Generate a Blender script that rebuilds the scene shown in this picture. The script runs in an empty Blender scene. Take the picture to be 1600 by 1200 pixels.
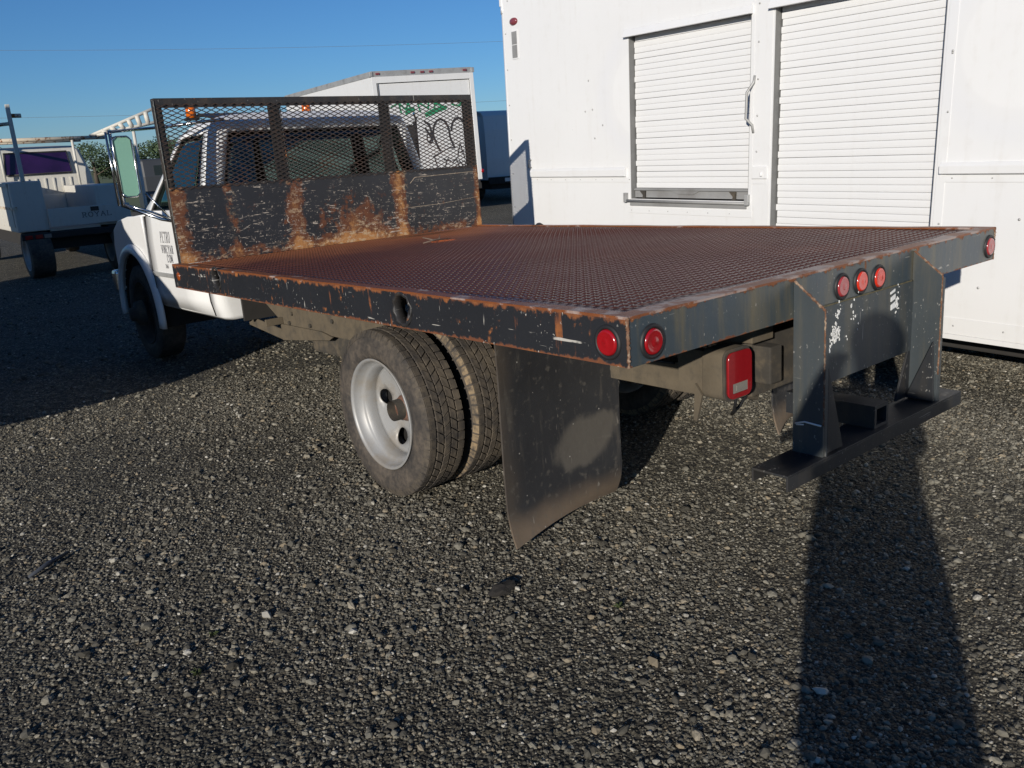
import bpy, bmesh, math, random
import numpy as np
from mathutils import Vector, Matrix
from mathutils.geometry import delaunay_2d_cdt

random.seed(7); RNG = np.random.default_rng(7)
SC = bpy.context.scene; COL = SC.collection
PI = math.pi; R = math.radians

# ------------------------------------------------------------------ camera, sky, sun, exposure
CAM = Vector((-1.7057, -1.5929, 1.5949)); YAW, PITCH, ROLL, FPX = -0.6766, -0.2777, -0.0583, 1314.45
SUN_AZ, SUN_EL = 0.5173, 0.269            # direction the light travels (from +X towards +Y) and the sun's height
f_ = Vector((-math.sin(YAW)*math.cos(PITCH), math.cos(YAW)*math.cos(PITCH), math.sin(PITCH)))
r0 = Vector((math.cos(YAW), math.sin(YAW), 0)); u0 = r0.cross(f_)
r_ = math.cos(ROLL)*r0 + math.sin(ROLL)*u0; u_ = -math.sin(ROLL)*r0 + math.cos(ROLL)*u0
cd = bpy.data.cameras.new('camera'); co = bpy.data.objects.new('camera', cd); COL.objects.link(co)
M4 = Matrix((r_, u_, -f_)).transposed().to_4x4(); M4.translation = CAM
co.matrix_world = M4
cd.sensor_width = 36; cd.lens = FPX/1600*36; cd.clip_start = 0.02; cd.clip_end = 3000
SC.camera = co

W = bpy.data.worlds.new('World'); SC.world = W; W.use_nodes = True
wn = W.node_tree.nodes; wl_ = W.node_tree.links
sky = wn.new('ShaderNodeTexSky'); sky.sky_type = 'NISHITA'; sky.sun_disc = False
sky.sun_elevation = SUN_EL; sky.sun_rotation = math.atan2(-math.cos(SUN_AZ), -math.sin(SUN_AZ))
sky.altitude = 0; sky.air_density = 0.95; sky.dust_density = 0.0; sky.ozone_density = 8.0
wl_.new(sky.outputs[0], wn['Background'].inputs[0]); wn['Background'].inputs[1].default_value = 0.090
sd = bpy.data.lights.new('sun', 'SUN'); sd.energy = 5.0; sd.angle = R(0.55); sd.color = (1.0, 0.935, 0.84)
so = bpy.data.objects.new('sun', sd); COL.objects.link(so)
LD = Vector((math.cos(SUN_EL)*math.cos(SUN_AZ), math.cos(SUN_EL)*math.sin(SUN_AZ), -math.sin(SUN_EL)))
so.rotation_euler = LD.to_track_quat('-Z', 'Y').to_euler()
so.location = (-20, -12, 12)
SC.view_settings.view_transform = 'Standard'; SC.view_settings.look = 'None'
SC.view_settings.exposure = 0.0; SC.view_settings.gamma = 1.0; SC.view_settings.use_curve_mapping = False

# ------------------------------------------------------------------ materials
class Mt:
    def __init__(s, name, rough=.5, metal=0., spec=.5):
        s.m = bpy.data.materials.new(name); s.m.use_nodes = True
        s.n = s.m.node_tree.nodes; s.l = s.m.node_tree.links; s.b = s.n['Principled BSDF']
        s.b.inputs['Roughness'].default_value = rough; s.b.inputs['Metallic'].default_value = metal
        s.b.inputs['Specular IOR Level'].default_value = spec
        s._co = None
    def put(s, sock, v):
        if isinstance(v, bpy.types.NodeSocket): s.l.new(v, sock)
        elif isinstance(v, (tuple, list)): sock.default_value = tuple(v) + ((1.,) if len(v) == 3 and sock.type == 'RGBA' else ())
        else: sock.default_value = v
    def co(s):
        if s._co is None: s._co = s.n.new('ShaderNodeTexCoord').outputs['Object']
        return s._co
    def xyz(s, v=None):
        n = s.n.new('ShaderNodeSeparateXYZ'); s.put(n.inputs[0], v or s.co()); return n.outputs
    def mp(s, sc=(1,1,1), loc=(0,0,0), v=None, rot=(0,0,0)):
        n = s.n.new('ShaderNodeMapping'); s.put(n.inputs[0], v or s.co()); n.inputs[1].default_value = loc; n.inputs[2].default_value = rot; n.inputs[3].default_value = sc
        return n.outputs[0]
    def noise(s, scale, detail=4, rough=.55, v=None, dist=0., out=0):
        n = s.n.new('ShaderNodeTexNoise'); s.put(n.inputs['Vector'], v or s.co()); n.inputs['Scale'].default_value = scale
        n.inputs['Detail'].default_value = detail; n.inputs['Roughness'].default_value = rough; n.inputs['Distortion'].default_value = dist
        return n.outputs[out]
    def vor(s, scale, v=None, feat='F1', out='Distance', rnd=1.):
        n = s.n.new('ShaderNodeTexVoronoi'); n.feature = feat; s.put(n.inputs['Vector'], v or s.co()); n.inputs['Scale'].default_value = scale
        n.inputs['Randomness'].default_value = rnd
        return n.outputs[out]
    def ma(s, op, a, b=0., c=None, clamp=False):
        n = s.n.new('ShaderNodeMath'); n.operation = op; n.use_clamp = clamp; s.put(n.inputs[0], a); s.put(n.inputs[1], b)
        if c is not None: s.put(n.inputs[2], c)
        return n.outputs[0]
    def mul(s, a, b): return s.ma('MULTIPLY', a, b)
    def add(s, a, b, clamp=False): return s.ma('ADD', a, b, clamp=clamp)
    def sub(s, a, b): return s.ma('SUBTRACT', a, b)
    def mx(s, a, b): return s.ma('MAXIMUM', a, b)
    def sm(s, v, lo, hi, a=0., b=1.):
        n = s.n.new('ShaderNodeMapRange'); n.interpolation_type = 'SMOOTHSTEP'; s.put(n.inputs[0], v)
        n.inputs[1].default_value = lo; n.inputs[2].default_value = hi; n.inputs[3].default_value = a; n.inputs[4].default_value = b
        return n.outputs[0]
    def band(s, v, c, w):                                   # soft bump of half width w round c
        return s.sm(s.ma('ABSOLUTE', s.sub(v, c)), 0., w, 1., 0.)
    def mix(s, f, a, b):
        n = s.n.new('ShaderNodeMix'); n.data_type = 'RGBA'; s.put(n.inputs[0], f); s.put(n.inputs[6], a); s.put(n.inputs[7], b); return n.outputs[2]
    def ramp(s, f, stops, interp='LINEAR'):
        n = s.n.new('ShaderNodeValToRGB'); s.put(n.inputs[0], f); e = n.color_ramp.elements; n.color_ramp.interpolation = interp
        while len(e) < len(stops): e.new(.5)
        for q, (p, c) in zip(e, stops): q.position = p; q.color = tuple(c)+(1,)
        return n.outputs[0]
    def bump(s, h, strength=.3, dist=.01):
        n = s.n.new('ShaderNodeBump'); s.put(n.inputs['Height'], h); n.inputs['Strength'].default_value = strength; n.inputs['Distance'].default_value = dist
        s.l.new(n.outputs[0], s.b.inputs['Normal'])
    def base(s, c): s.put(s.b.inputs['Base Color'], c); return s
    def rough(s, c): s.put(s.b.inputs['Roughness'], c); return s

def plain(name, col, rough=.5, metal=0., var=.18, scale=6., bump=0., spec=.5, dirt=None, dscale=3.):
    s = Mt(name, rough, metal, spec)
    f = s.noise(scale, 5, .6)
    c = s.mix(f, tuple(x*(1-var) for x in col), tuple(min(1, x*(1+var)) for x in col))
    if dirt: c = s.mix(s.mul(s.sm(s.noise(dscale, 6, .65), .45, .7), .8), c, dirt)
    s.base(c)
    if bump: s.bump(s.noise(scale*8, 5, .6), .25, bump)
    return s.m

RUST_D = (.060, .020, .010); RUST_M = (.16, .052, .018); RUST_L = (.44, .155, .028)
def rusty(name, paint, zlo=None, zhi=None, edge=.014, amount=.62, scr=.5, rough=.42, tint=None, streak=0., blue=None):
    s = Mt(name, rough)
    v = s.co(); X, Y, Z = s.xyz()
    n1 = s.noise(9., 8, .68); n2 = s.noise(38., 6, .6); n3 = s.noise(3.2, 4, .5)
    pc = s.mix(n3, tuple(x*.75 for x in paint), tuple(x*1.3 for x in paint))
    if blue: pc = s.mix(s.sm(s.noise(2.1, 3, .5), .4, .62), pc, blue)
    if tint: pc = s.mix(s.mul(s.sm(s.noise(1., 5, .6, v=s.mp((14, 14, 1.6))), .42, .74), .7), pc, tint)
    m = s.sm(s.add(s.mul(n1, .7), s.mul(n2, .3)), amount, amount+.07)
    if zlo is not None:
        wob = s.mul(s.sub(s.add(s.mul(n1, .45), s.add(s.mul(n2, .25), s.mul(s.noise(1., 4, .6, v=s.mp((22, 22, 3))), .3))), .5), .17)
        top = s.sm(s.add(Z, wob), zhi-edge, zhi-edge*.35); bot = s.sm(s.add(Z, s.mul(wob, .6)), zlo+edge*.1, zlo+edge*.55, 1., 0.)
        m = s.mx(m, s.mx(top, bot))
    if streak:
        st = s.noise(1., 4, .6, v=s.mp((15, 15, 2.0)))
        m = s.mx(m, s.sm(s.add(st, s.mul(n1, .25)), .80-streak*.1, .86-streak*.1))
    rc = s.mix(n2, s.mix(n1, RUST_D, RUST_M), s.mix(s.sm(n1, .45, .7), RUST_M, RUST_L))
    c = s.mix(m, pc, rc)
    if scr:
        a = s.noise(1., 3, .5, v=s.mp((2.2, 2.2, 60), rot=(.05, .04, 0))); b = s.noise(14., 2, .5)
        sc1 = s.mul(s.sm(a, .67, .70), s.sm(b, .52, .60))
        a2 = s.noise(1., 2, .5, v=s.mp((70, 70, 5), rot=(.3, .2, 0))); sc2 = s.mul(s.sm(a2, .69, .71), s.sm(s.noise(9., 2, .5, v=s.mp((1,1,1), (3,5,2))), .55, .62))
        sp = s.mul(s.sm(s.noise(85., 3, .55, v=s.mp((1, 1, .7), (3, 2, 1))), .655, .685), s.sm(s.noise(7., 3, .6, v=s.mp((1,1,1), (7,1,4))), .46, .58))
        c = s.mix(s.mul(s.mx(s.mx(sc1, sc2), sp), scr), c, (.42, .40, .36))
    s.base(c); s.rough(s.add(s.mul(m, .35), rough)); s.bump(s.add(s.mul(m, .6), s.mul(n2, .5)), .35, .004)
    return s.m

M = {}
HB = 1.1093; RH = .1471
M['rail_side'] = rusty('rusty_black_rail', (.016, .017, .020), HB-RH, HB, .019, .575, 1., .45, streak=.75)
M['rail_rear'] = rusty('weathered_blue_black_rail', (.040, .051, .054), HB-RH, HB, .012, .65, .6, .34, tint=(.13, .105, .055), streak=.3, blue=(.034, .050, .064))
M['steel_dark'] = rusty('weathered_dark_steel', (.040, .049, .054), None, None, .01, .70, .45, .52, tint=(.10, .09, .065))
M['steel_rusty'] = rusty('rusty_dark_steel', (.016, .015, .016), None, None, .01, .55, .3, .55)
M['dark_step'] = rusty('worn_black_step_steel', (.016, .018, .021), None, None, .01, .68, .4, .55, tint=(.045, .038, .03))
M['frame_black'] = rusty('flaking_black_frame', (.020, .019, .019), None, None, .01, .64, .7, .5, tint=(.06, .045, .032))
M['mesh_steel'] = plain('dark_brown_expanded_steel', (.030, .022, .018), .55, 0, .5, 9., dirt=(.07, .034, .018), dscale=8.)
M['weld'] = plain('rusty_weld', (.12, .055, .028), .8, 0, .7, 60, .004, dirt=(.36, .28, .20), dscale=45.)

def m_headboard():
    s = Mt('scratched_rusty_headboard', .5); X, Y, Z = s.xyz()
    n1 = s.noise(11., 9, .72); n2 = s.noise(45., 6, .65); n3 = s.noise(4., 4, .5)
    pc = s.mix(n3, (.010, .010, .012), (.024, .026, .032))
    zf = s.sm(Z, HB, HB+.42, 1., 0.)
    g = s.mul(s.mul(s.band(X, .86, .13), .26), s.sm(Z, HB-.2, HB+.5, 1., .55))
    g = s.mx(g, s.mul(s.band(X, 1.70, .10), .30)); g = s.mx(g, s.mul(s.mul(s.band(X, 1.32, .42), .27), zf)); g = s.mx(g, s.mul(s.band(X, .07, .12), .20)); g = s.mx(g, s.mul(s.band(X, 2.42, .05), .22))
    g = s.mx(g, s.mul(s.band(X, .42, .07), .12))
    g = s.add(g, s.mul(s.sm(Z, HB+.01, HB+.09, 1., 0.), .16))
    stk = s.noise(1., 5, .65, v=s.mp((20, 20, 2.4)))
    v = s.add(s.add(s.add(s.mul(n1, .62), s.mul(n2, .22)), s.mul(stk, .18)), g)
    m = s.sm(v, .575, .66)
    hot = s.sm(v, .70, .88)
    rc = s.mix(hot, s.mix(n2, RUST_D, (.15, .05, .018)), s.mix(n2, (.24, .085, .022), (.46, .24, .085)))
    c = s.mix(m, pc, rc)
    # curved and straight scrapes, mostly level, denser low down
    pale = s.mul(s.mul(s.sm(s.noise(16., 6, .7, v=s.mp((1, 1, 2.2), (3, 1, 2))), .50, .60), s.sm(s.add(g, s.mul(n3, .3)), .18, .40)), s.sm(n2, .42, .56)); c = s.mix(s.mul(pale, .75), c, (.44, .34, .22))
    k = s.noise(6., 4, .65, v=s.mp((1,1,1), (2,3,9))); k2 = s.noise(9., 3, .6, v=s.mp((1,1,1), (5,2,1)))
    low = s.sm(Z, HB+.02, HB+.46, .11, .01)
    def level(sx, sz, ry, lo, seed): return s.mul(s.sm(s.noise(1., 4, .6, v=s.mp((sx, 3, sz), (seed, 0, seed*2), rot=(0, ry, 0))), lo, lo+.035), s.sm(s.add(k, low), .47, .60))
    l1 = level(8., 85, .03, .615, 1.); l2 = level(15., 120, -.05, .63, 5.); l3 = level(5., 60, .10, .665, 9.)
    vert = s.mul(s.sm(s.noise(1., 3, .6, v=s.mp((85, 20, 11), rot=(0, .12, 0))), .675, .70), s.sm(k2, .52, .60))
    wv = s.ma('ABSOLUTE', s.sub(s.noise(1.5, 2, .5, v=s.mp((1,1,2.6), (4,0,1))), .5)); arcs = s.mul(s.sm(wv, .0028, .001), s.sm(k2, .54, .60))
    sp = s.mul(s.sm(s.noise(75., 3, .55), .635, .67), s.sm(s.add(k, low), .46, .58))
    allm = s.mx(s.mx(s.mx(l1, l2), s.mx(l3, vert)), s.mx(sp, arcs))
    allm = s.mul(allm, s.sm(s.noise(34., 4, .65, v=s.mp((1, 1, 1), (6, 2, 3))), .42, .54))
    c = s.mix(s.mul(allm, .95), c, s.mix(n1, (.26, .19, .12), (.55, .51, .46)))
    s.base(c); s.rough(s.add(s.mul(m, .3), .45)); s.bump(s.add(s.mul(m, .6), s.mul(n2, .5)), .4, .004)
    return s.m
M['headboard'] = m_headboard()

def m_deck(name, top):
    s = Mt(name, .38); X, Y, Z = s.xyz()
    n1 = s.noise(2.2, 6, .6); n2 = s.noise(24., 6, .65); n3 = s.noise(.9, 3, .5)
    c = s.mix(n1, (.024, .0065, .0048), (.052, .014, .0085)); c = s.mix(s.mul(n2, .35), c, (.085, .026, .013))
    c = s.mix(s.mul(s.sm(s.noise(1.3, 5, .6, v=s.mp((1, 1, 1), (4, 7, 0))), .54, .70), .45), c, (.085, .032, .020))
    c = s.mix(s.mul(s.sm(s.add(Y, s.mul(n1, 1.2)), 3.4, 4.3), .9), c, (.15, .052, .020))
    if top: c = s.mix(.06, c, (.20, .12, .10))
    # bare orange scrape near the headboard, worn grey corner patches
    pat = s.mul(s.band(s.add(X, s.mul(n2, .1)), 1.52, .14), s.band(s.add(Y, s.mul(n2, .08)), 3.04, .09)); c = s.mix(s.sm(pat, .15, .5), c, (.36, .085, .018))
    gre = s.mul(s.band(Y, .07, .05), s.sm(n1, .42, .6)); c = s.mix(s.mul(gre, .8), c, (.30, .26, .25))
    s.base(c); s.rough(s.add(s.mul(s.noise(5., 5, .6), .26), .22 if top else .26)); s.b.inputs['Specular IOR Level'].default_value = .55
    s.bump(n2, .25, .002); return s.m
M['deck'] = m_deck('rusty_tread_plate', False); M['lug'] = m_deck('worn_tread_bars', True)
def m_railtop():
    s = Mt('rusted_bare_rail_top', .5); X, Y, Z = s.xyz(); n1 = s.noise(6., 7, .65); n2 = s.noise(30., 5, .6)
    c = s.mix(n2, (.11, .034, .012), (.24, .078, .024))
    c = s.mix(s.mul(s.sm(s.add(n1, s.mul(s.sm(Y, .5, 0.), .10)), .56, .64), .75), c, (.36, .30, .27))
    s.base(c); s.bump(n2, .5, .004); return s.m
M['rail_top'] = m_railtop()

def m_white(name, col=(.675, .675, .67), rough=.35, ghost=False, grime=.25, gz=(.3, .9)):
    s = Mt(name, rough); X, Y, Z = s.xyz()
    n1 = s.noise(1.4, 6, .6); n2 = s.noise(14., 6, .65); st = s.noise(1., 5, .6, v=s.mp((16, 16, 1.3)))
    c = s.mix(n1, tuple(x*.95 for x in col), tuple(min(1, x*1.03) for x in col))
    dirt = s.mul(s.sm(s.add(s.mul(st, .6), s.mul(n2, .4)), .50, .72), grime)
    dirt = s.add(dirt, s.mul(s.sm(Z, gz[0], gz[1], grime*.9, 0.), s.add(n1, .2)))
    c = s.mix(dirt, c, (.42, .38, .31))
    if ghost:                                             # faint rings left by removed round stickers
        for cx_, cz_ in ((-3.05, 1.92), (-.28, 1.95)):
            d = s.ma('SQRT', s.add(s.ma('POWER', s.sub(X, cx_), 2.), s.ma('POWER', s.sub(Z, cz_), 2.)))
            c = s.mix(s.mul(s.band(d, .44, .13), .30), c, (.62, .63, .66))
            c = s.mix(s.mul(s.sm(d, .34, .31), .10), c, (.9, .9, .88))
        spk = s.sm(s.vor(5.5), .030, .022); c = s.mix(s.mul(spk, .35), c, (.4, .4, .4))
    s.base(c); s.bump(s.noise(2.2, 3, .5), .10, .02); return s.m
M['white_box'] = m_white('white_box_panel', ghost=True, grime=.16, gz=(.3, .7))
M['white'] = m_white('white_vehicle_paint', (.72, .72, .71), .26, grime=.14, gz=(.6, .95))
M['white_far'] = m_white('dull_white_panel', (.66, .66, .65), .5, grime=.22, gz=(.4, 1.4))
M['white_old'] = m_white('chalky_old_white_paint', (.56, .54, .48), .6, grime=.6, gz=(.5, 1.2))
M['slat'] = m_white('white_shutter_slat', (.675, .675, .67), .42, grime=.12, gz=(-9, -8))
M['black'] = plain('black_plastic', (.014, .014, .015), .5, 0, .3, 20)
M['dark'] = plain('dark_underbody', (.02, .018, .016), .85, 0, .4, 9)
M['gasket'] = plain('black_rubber_gasket', (.012, .012, .013), .6)
M['interior'] = plain('grey_cab_cloth', (.05, .055, .055), .9, 0, .4, 8)
M['galv'] = plain('galvanised_steel', (.27, .27, .265), .55, .15, .25, 12, dirt=(.16, .15, .14))
M['track_grey'] = plain('dull_grey_track', (.155, .155, .15), .6, 0, .25, 14)
M['grey_trim'] = plain('grey_aluminium_trim', (.38, .38, .37), .5, .3, .2, 6, dirt=(.2, .19, .18))
M['chrome'] = plain('worn_chrome', (.62, .62, .60), .16, 1., .1, 10)
M['wheel_white'] = plain('silver_white_wheel_paint', (.29, .29, .285), .48, .22, .12, 5, dirt=(.26, .23, .19), dscale=7.)
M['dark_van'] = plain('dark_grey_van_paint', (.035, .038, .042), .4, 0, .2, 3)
M['scrape'] = plain('scraped_pale_primer', (.38, .31, .23), .8, 0, .5, 40, dirt=(.10, .05, .025), dscale=9.)
M['ochre'] = plain('ochre_stained_weld', (.10, .085, .045), .7, 0, .4, 40)
M['rod'] = plain('dark_blue_grey_rod', (.05, .055, .065), .5, 0, .3, 30)
M['hub'] = plain('rusty_brown_hub', (.13, .060, .038), .75, 0, .35, 26, .003, dirt=(.26, .20, .16), dscale=30)
def m_tyre(name, a, b, lo, hi):
    s = Mt(name, .82); n = s.noise(7., 6, .65); n2 = s.noise(40., 5, .6)
    s.base(s.mix(s.sm(s.add(s.mul(n, .6), s.mul(n2, .4)), lo, hi), a, b)); s.bump(n2, .3, .003); return s.m
M['tyre'] = m_tyre('dusty_worn_rubber', (.028, .025, .023), (.112, .090, .068), .36, .72)
M['tread'] = m_tyre('dusty_tread_rubber', (.030, .026, .023), (.108, .087, .062), .35, .70)
M['groove'] = plain('dirty_tread_groove', (.022, .019, .016), .95, 0, .4, 30)
M['tan_dirt'] = m_tyre('tan_dusty_rubber', (.06, .05, .04), (.26, .19, .11), .40, .62)
M['dusty'] = plain('dust_coated_frame', (.098, .078, .052), .9, 0, .35, 14, .004, dirt=(.050, .043, .033), dscale=9.)
M['dusty_dark'] = plain('dusty_dark_frame', (.042, .037, .030), .9, 0, .4, 12, .004, dirt=(.105, .083, .055), dscale=10.)
def m_lens(name, c, em=0.):
    s = Mt(name, .18); s.b.inputs['Coat Weight'].default_value = .6; s.b.inputs['Coat Roughness'].default_value = .05
    n = s.noise(60., 4, .6); s.base(s.mix(n, tuple(x*.72 for x in c), c)); s.b.inputs['Subsurface Weight'].default_value = 0.
    return s.m
M['red_lens'] = m_lens('red_lens', (.31, .006, .010)); M['red_lit'] = m_lens('lit_red_lens', (.62, .035, .015)); M['red_dull'] = m_lens('faded_red_lens', (.36, .04, .045)); M['red_dusty'] = m_lens('dusty_red_lens', (.27, .010, .014))  # brightest red has the light thrown back by two centre lamps put in
M['amber_dusty'] = m_lens('dusty_orange_lens', (.30, .07, .015)); M['amber'] = m_lens('amber_lens', (.75, .16, .01)); M['clear_lens'] = m_lens('dirty_clear_lens', (.24, .22, .19)); M['maroon'] = m_lens('faded_maroon_lens', (.22, .05, .06))
def m_flap():
    s = Mt('dusty_rubber_flap', .62); X, Y, Z = s.xyz(); n = s.noise(5., 6, .6); n2 = s.noise(30., 5, .6)
    c = s.mix(n, (.012, .012, .014), (.030, .030, .031))
    p = s.mul(s.band(s.add(s.add(X, s.mul(Z, -.5)), s.mul(n, .14)), .50, .28), s.band(s.add(Z, s.mul(n, .2)), .50, .20))
    c = s.mix(s.mul(s.sm(p, .25, .55), .6), c, (.115, .102, .083))
    c = s.mix(s.mul(s.sm(s.add(Z, s.mul(n, .12)), .30, .17), .8), c, (.17, .125, .085))
    c = s.mix(s.mul(s.sm(s.add(X, s.mul(n, .1)), .34, .22), .35), c, (.12, .09, .06))
    c = s.mix(s.mul(s.sm(s.noise(1., 5, .65, v=s.mp((30, 30, 4))), .52, .72), .45), c, (.085, .075, .062))
    c = s.mix(s.mul(s.sm(n2, .56, .70), .5), c, (.10, .09, .075)); c = s.mix(s.mul(s.sm(s.noise(1., 2, .5, v=s.mp((60, 60, 9), rot=(.2, .5, 0))), .70, .73), .6), c, (.22, .20, .17))
    c = s.mix(s.mul(s.sm(s.vor(13.), .05, .035), .6), c, (.4, .38, .34))
    s.base(c); s.bump(n, .3, .02); return s.m
M['flap'] = m_flap()
def m_glass(name, tint, k):
    s = Mt(name, .03); nt = s.m.node_tree
    tr = s.n.new('ShaderNodeBsdfTransparent'); tr.inputs[0].default_value = tint+(1,)
    gl = s.n.new('ShaderNodeBsdfGlossy'); gl.inputs[0].default_value = (.62, .90, .82, 1); gl.inputs[1].default_value = .03
    fr = s.n.new('ShaderNodeFresnel'); fr.inputs[0].default_value = 1.5
    mx = s.n.new('ShaderNodeMixShader'); s.l.new(s.add(s.mul(fr.outputs[0], 1.), k), mx.inputs[0]); s.l.new(tr.outputs[0], mx.inputs[1]); s.l.new(gl.outputs[0], mx.inputs[2])
    s.l.new(mx.outputs[0], s.n['Material Output'].inputs[0]); return s.m
M['glass'] = m_glass('tinted_cab_glass', (.030, .075, .063), .10)
def m_simple(name, col, rough=.5, metal=0.):
    s = Mt(name, rough, metal); s.base(col); return s.m
M['mirror'] = plain('greenish_mirror_glass', (.27, .50, .38), .28, .25, .10, 3.)
M['purple_glass'] = plain('purple_tinted_window', (.022, .007, .045), .15, 0, .9, 2.5)
M['dark_glass'] = plain('dark_window_glass', (.02, .028, .03), .06, 0, .3, 3)
M['ink'] = m_simple('dark_lettering', (.13, .13, .14), .6)
M['spray_black'] = m_simple('black_spray_paint', (.025, .025, .03), .7)
M['spray_green'] = m_simple('green_spray_paint', (.02, .22, .10), .7)
M['sticker'] = m_simple('torn_white_sticker', (.68, .68, .66), .6)
M['rusty_rack'] = rusty('flaking_rusty_rack', (.58, .50, .38), None, None, .01, .50, .1, .6)
M['blue_scrap'] = m_simple('teal_plastic', (.02, .22, .30), .4)
M['skin'] = plain('skin', (.42, .26, .19), .6); M['cloth'] = plain('dark_blue_coat', (.03, .035, .06), .9, 0, .3, 30); M['denim'] = plain('denim', (.05, .065, .11), .9, 0, .3, 30)
M['hair'] = plain('dark_hair', (.03, .02, .015), .8); M['wire'] = m_simple('power_wire', (.12, .14, .16), .7)
M['wood'] = plain('weathered_wood', (.16, .12, .09), .9, 0, .3, 12)

def m_ground():
    s = Mt('crushed_gravel_ground', .9); v = s.co()
    big = s.noise(.55, 5, .6); mid = s.noise(2.3, 5, .6)
    cell = s.vor(78., out='Color'); cx = s.n.new('ShaderNodeSeparateColor'); s.l.new(cell, cx.inputs[0])
    d = s.vor(78.); d2 = s.vor(34.); c2 = s.n.new('ShaderNodeSeparateColor'); s.l.new(s.vor(34., out='Color'), c2.inputs[0])
    st = s.ramp(cx.outputs[0], [(0, (.010, .008, .006)), (.45, (.030, .026, .018)), (.78, (.12, .106, .073)), (.93, (.25, .225, .16)), (1, (.44, .41, .32))])
    st2 = s.ramp(c2.outputs[1], [(0, (.04, .035, .023)), (.6, (.095, .083, .055)), (1, (.20, .18, .13))])
    big_st = s.sm(c2.outputs[0], .78, .80); c = s.mix(big_st, st, st2)
    dirt = s.mix(mid, (.020, .016, .010), (.062, .050, .030)); c = s.mix(s.mul(s.sm(s.add(s.mul(big, .6), s.mul(mid, .4)), .50, .62), .6), c, dirt)
    fine = s.noise(160., 3, .7, v=v); c = s.mix(s.mul(s.sm(fine, .50, .70), .6), c, (.17, .148, .10)); c = s.mix(s.mul(s.sm(fine, .52, .36), .75), c, (.008, .007, .005))
    s.base(c)
    hgt = s.add(s.mul(s.sm(d, .75, .15), s.add(cx.outputs[1], .3)), s.mul(s.mul(s.sm(d2, .7, .1), big_st), 2.))
    s.bump(hgt, 1., .014); return s.m
M['ground'] = m_ground()
def m_stone():
    s = Mt('gravel_stone', .85); oi = s.n.new('ShaderNodeObjectInfo')
    c = s.ramp(oi.outputs['Random'], [(0, (.030, .026, .018)), (.20, (.075, .069, .054)), (.52, (.150, .138, .108)), (.82, (.245, .228, .180)), (.92, (.26, .205, .13)), (.97, (.38, .355, .29)), (1., (.56, .53, .46))])
    s.base(s.mix(s.mul(s.noise(60., 4, .6), .5), c, (.036, .031, .021))); return s.m
M['stone'] = m_stone()
M['grass'] = plain('dry_grass_field', (.10, .12, .035), .9, 0, .4, .4)
M['bark'] = plain('tree_bark', (.07, .055, .04), .9, 0, .3, 10)
M['leaf'] = plain('dark_green_leaves', (.045, .075, .028), .7, 0, .5, 1.2)
M['weed'] = plain('weed_leaf', (.045, .060, .018), .7)

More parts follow.
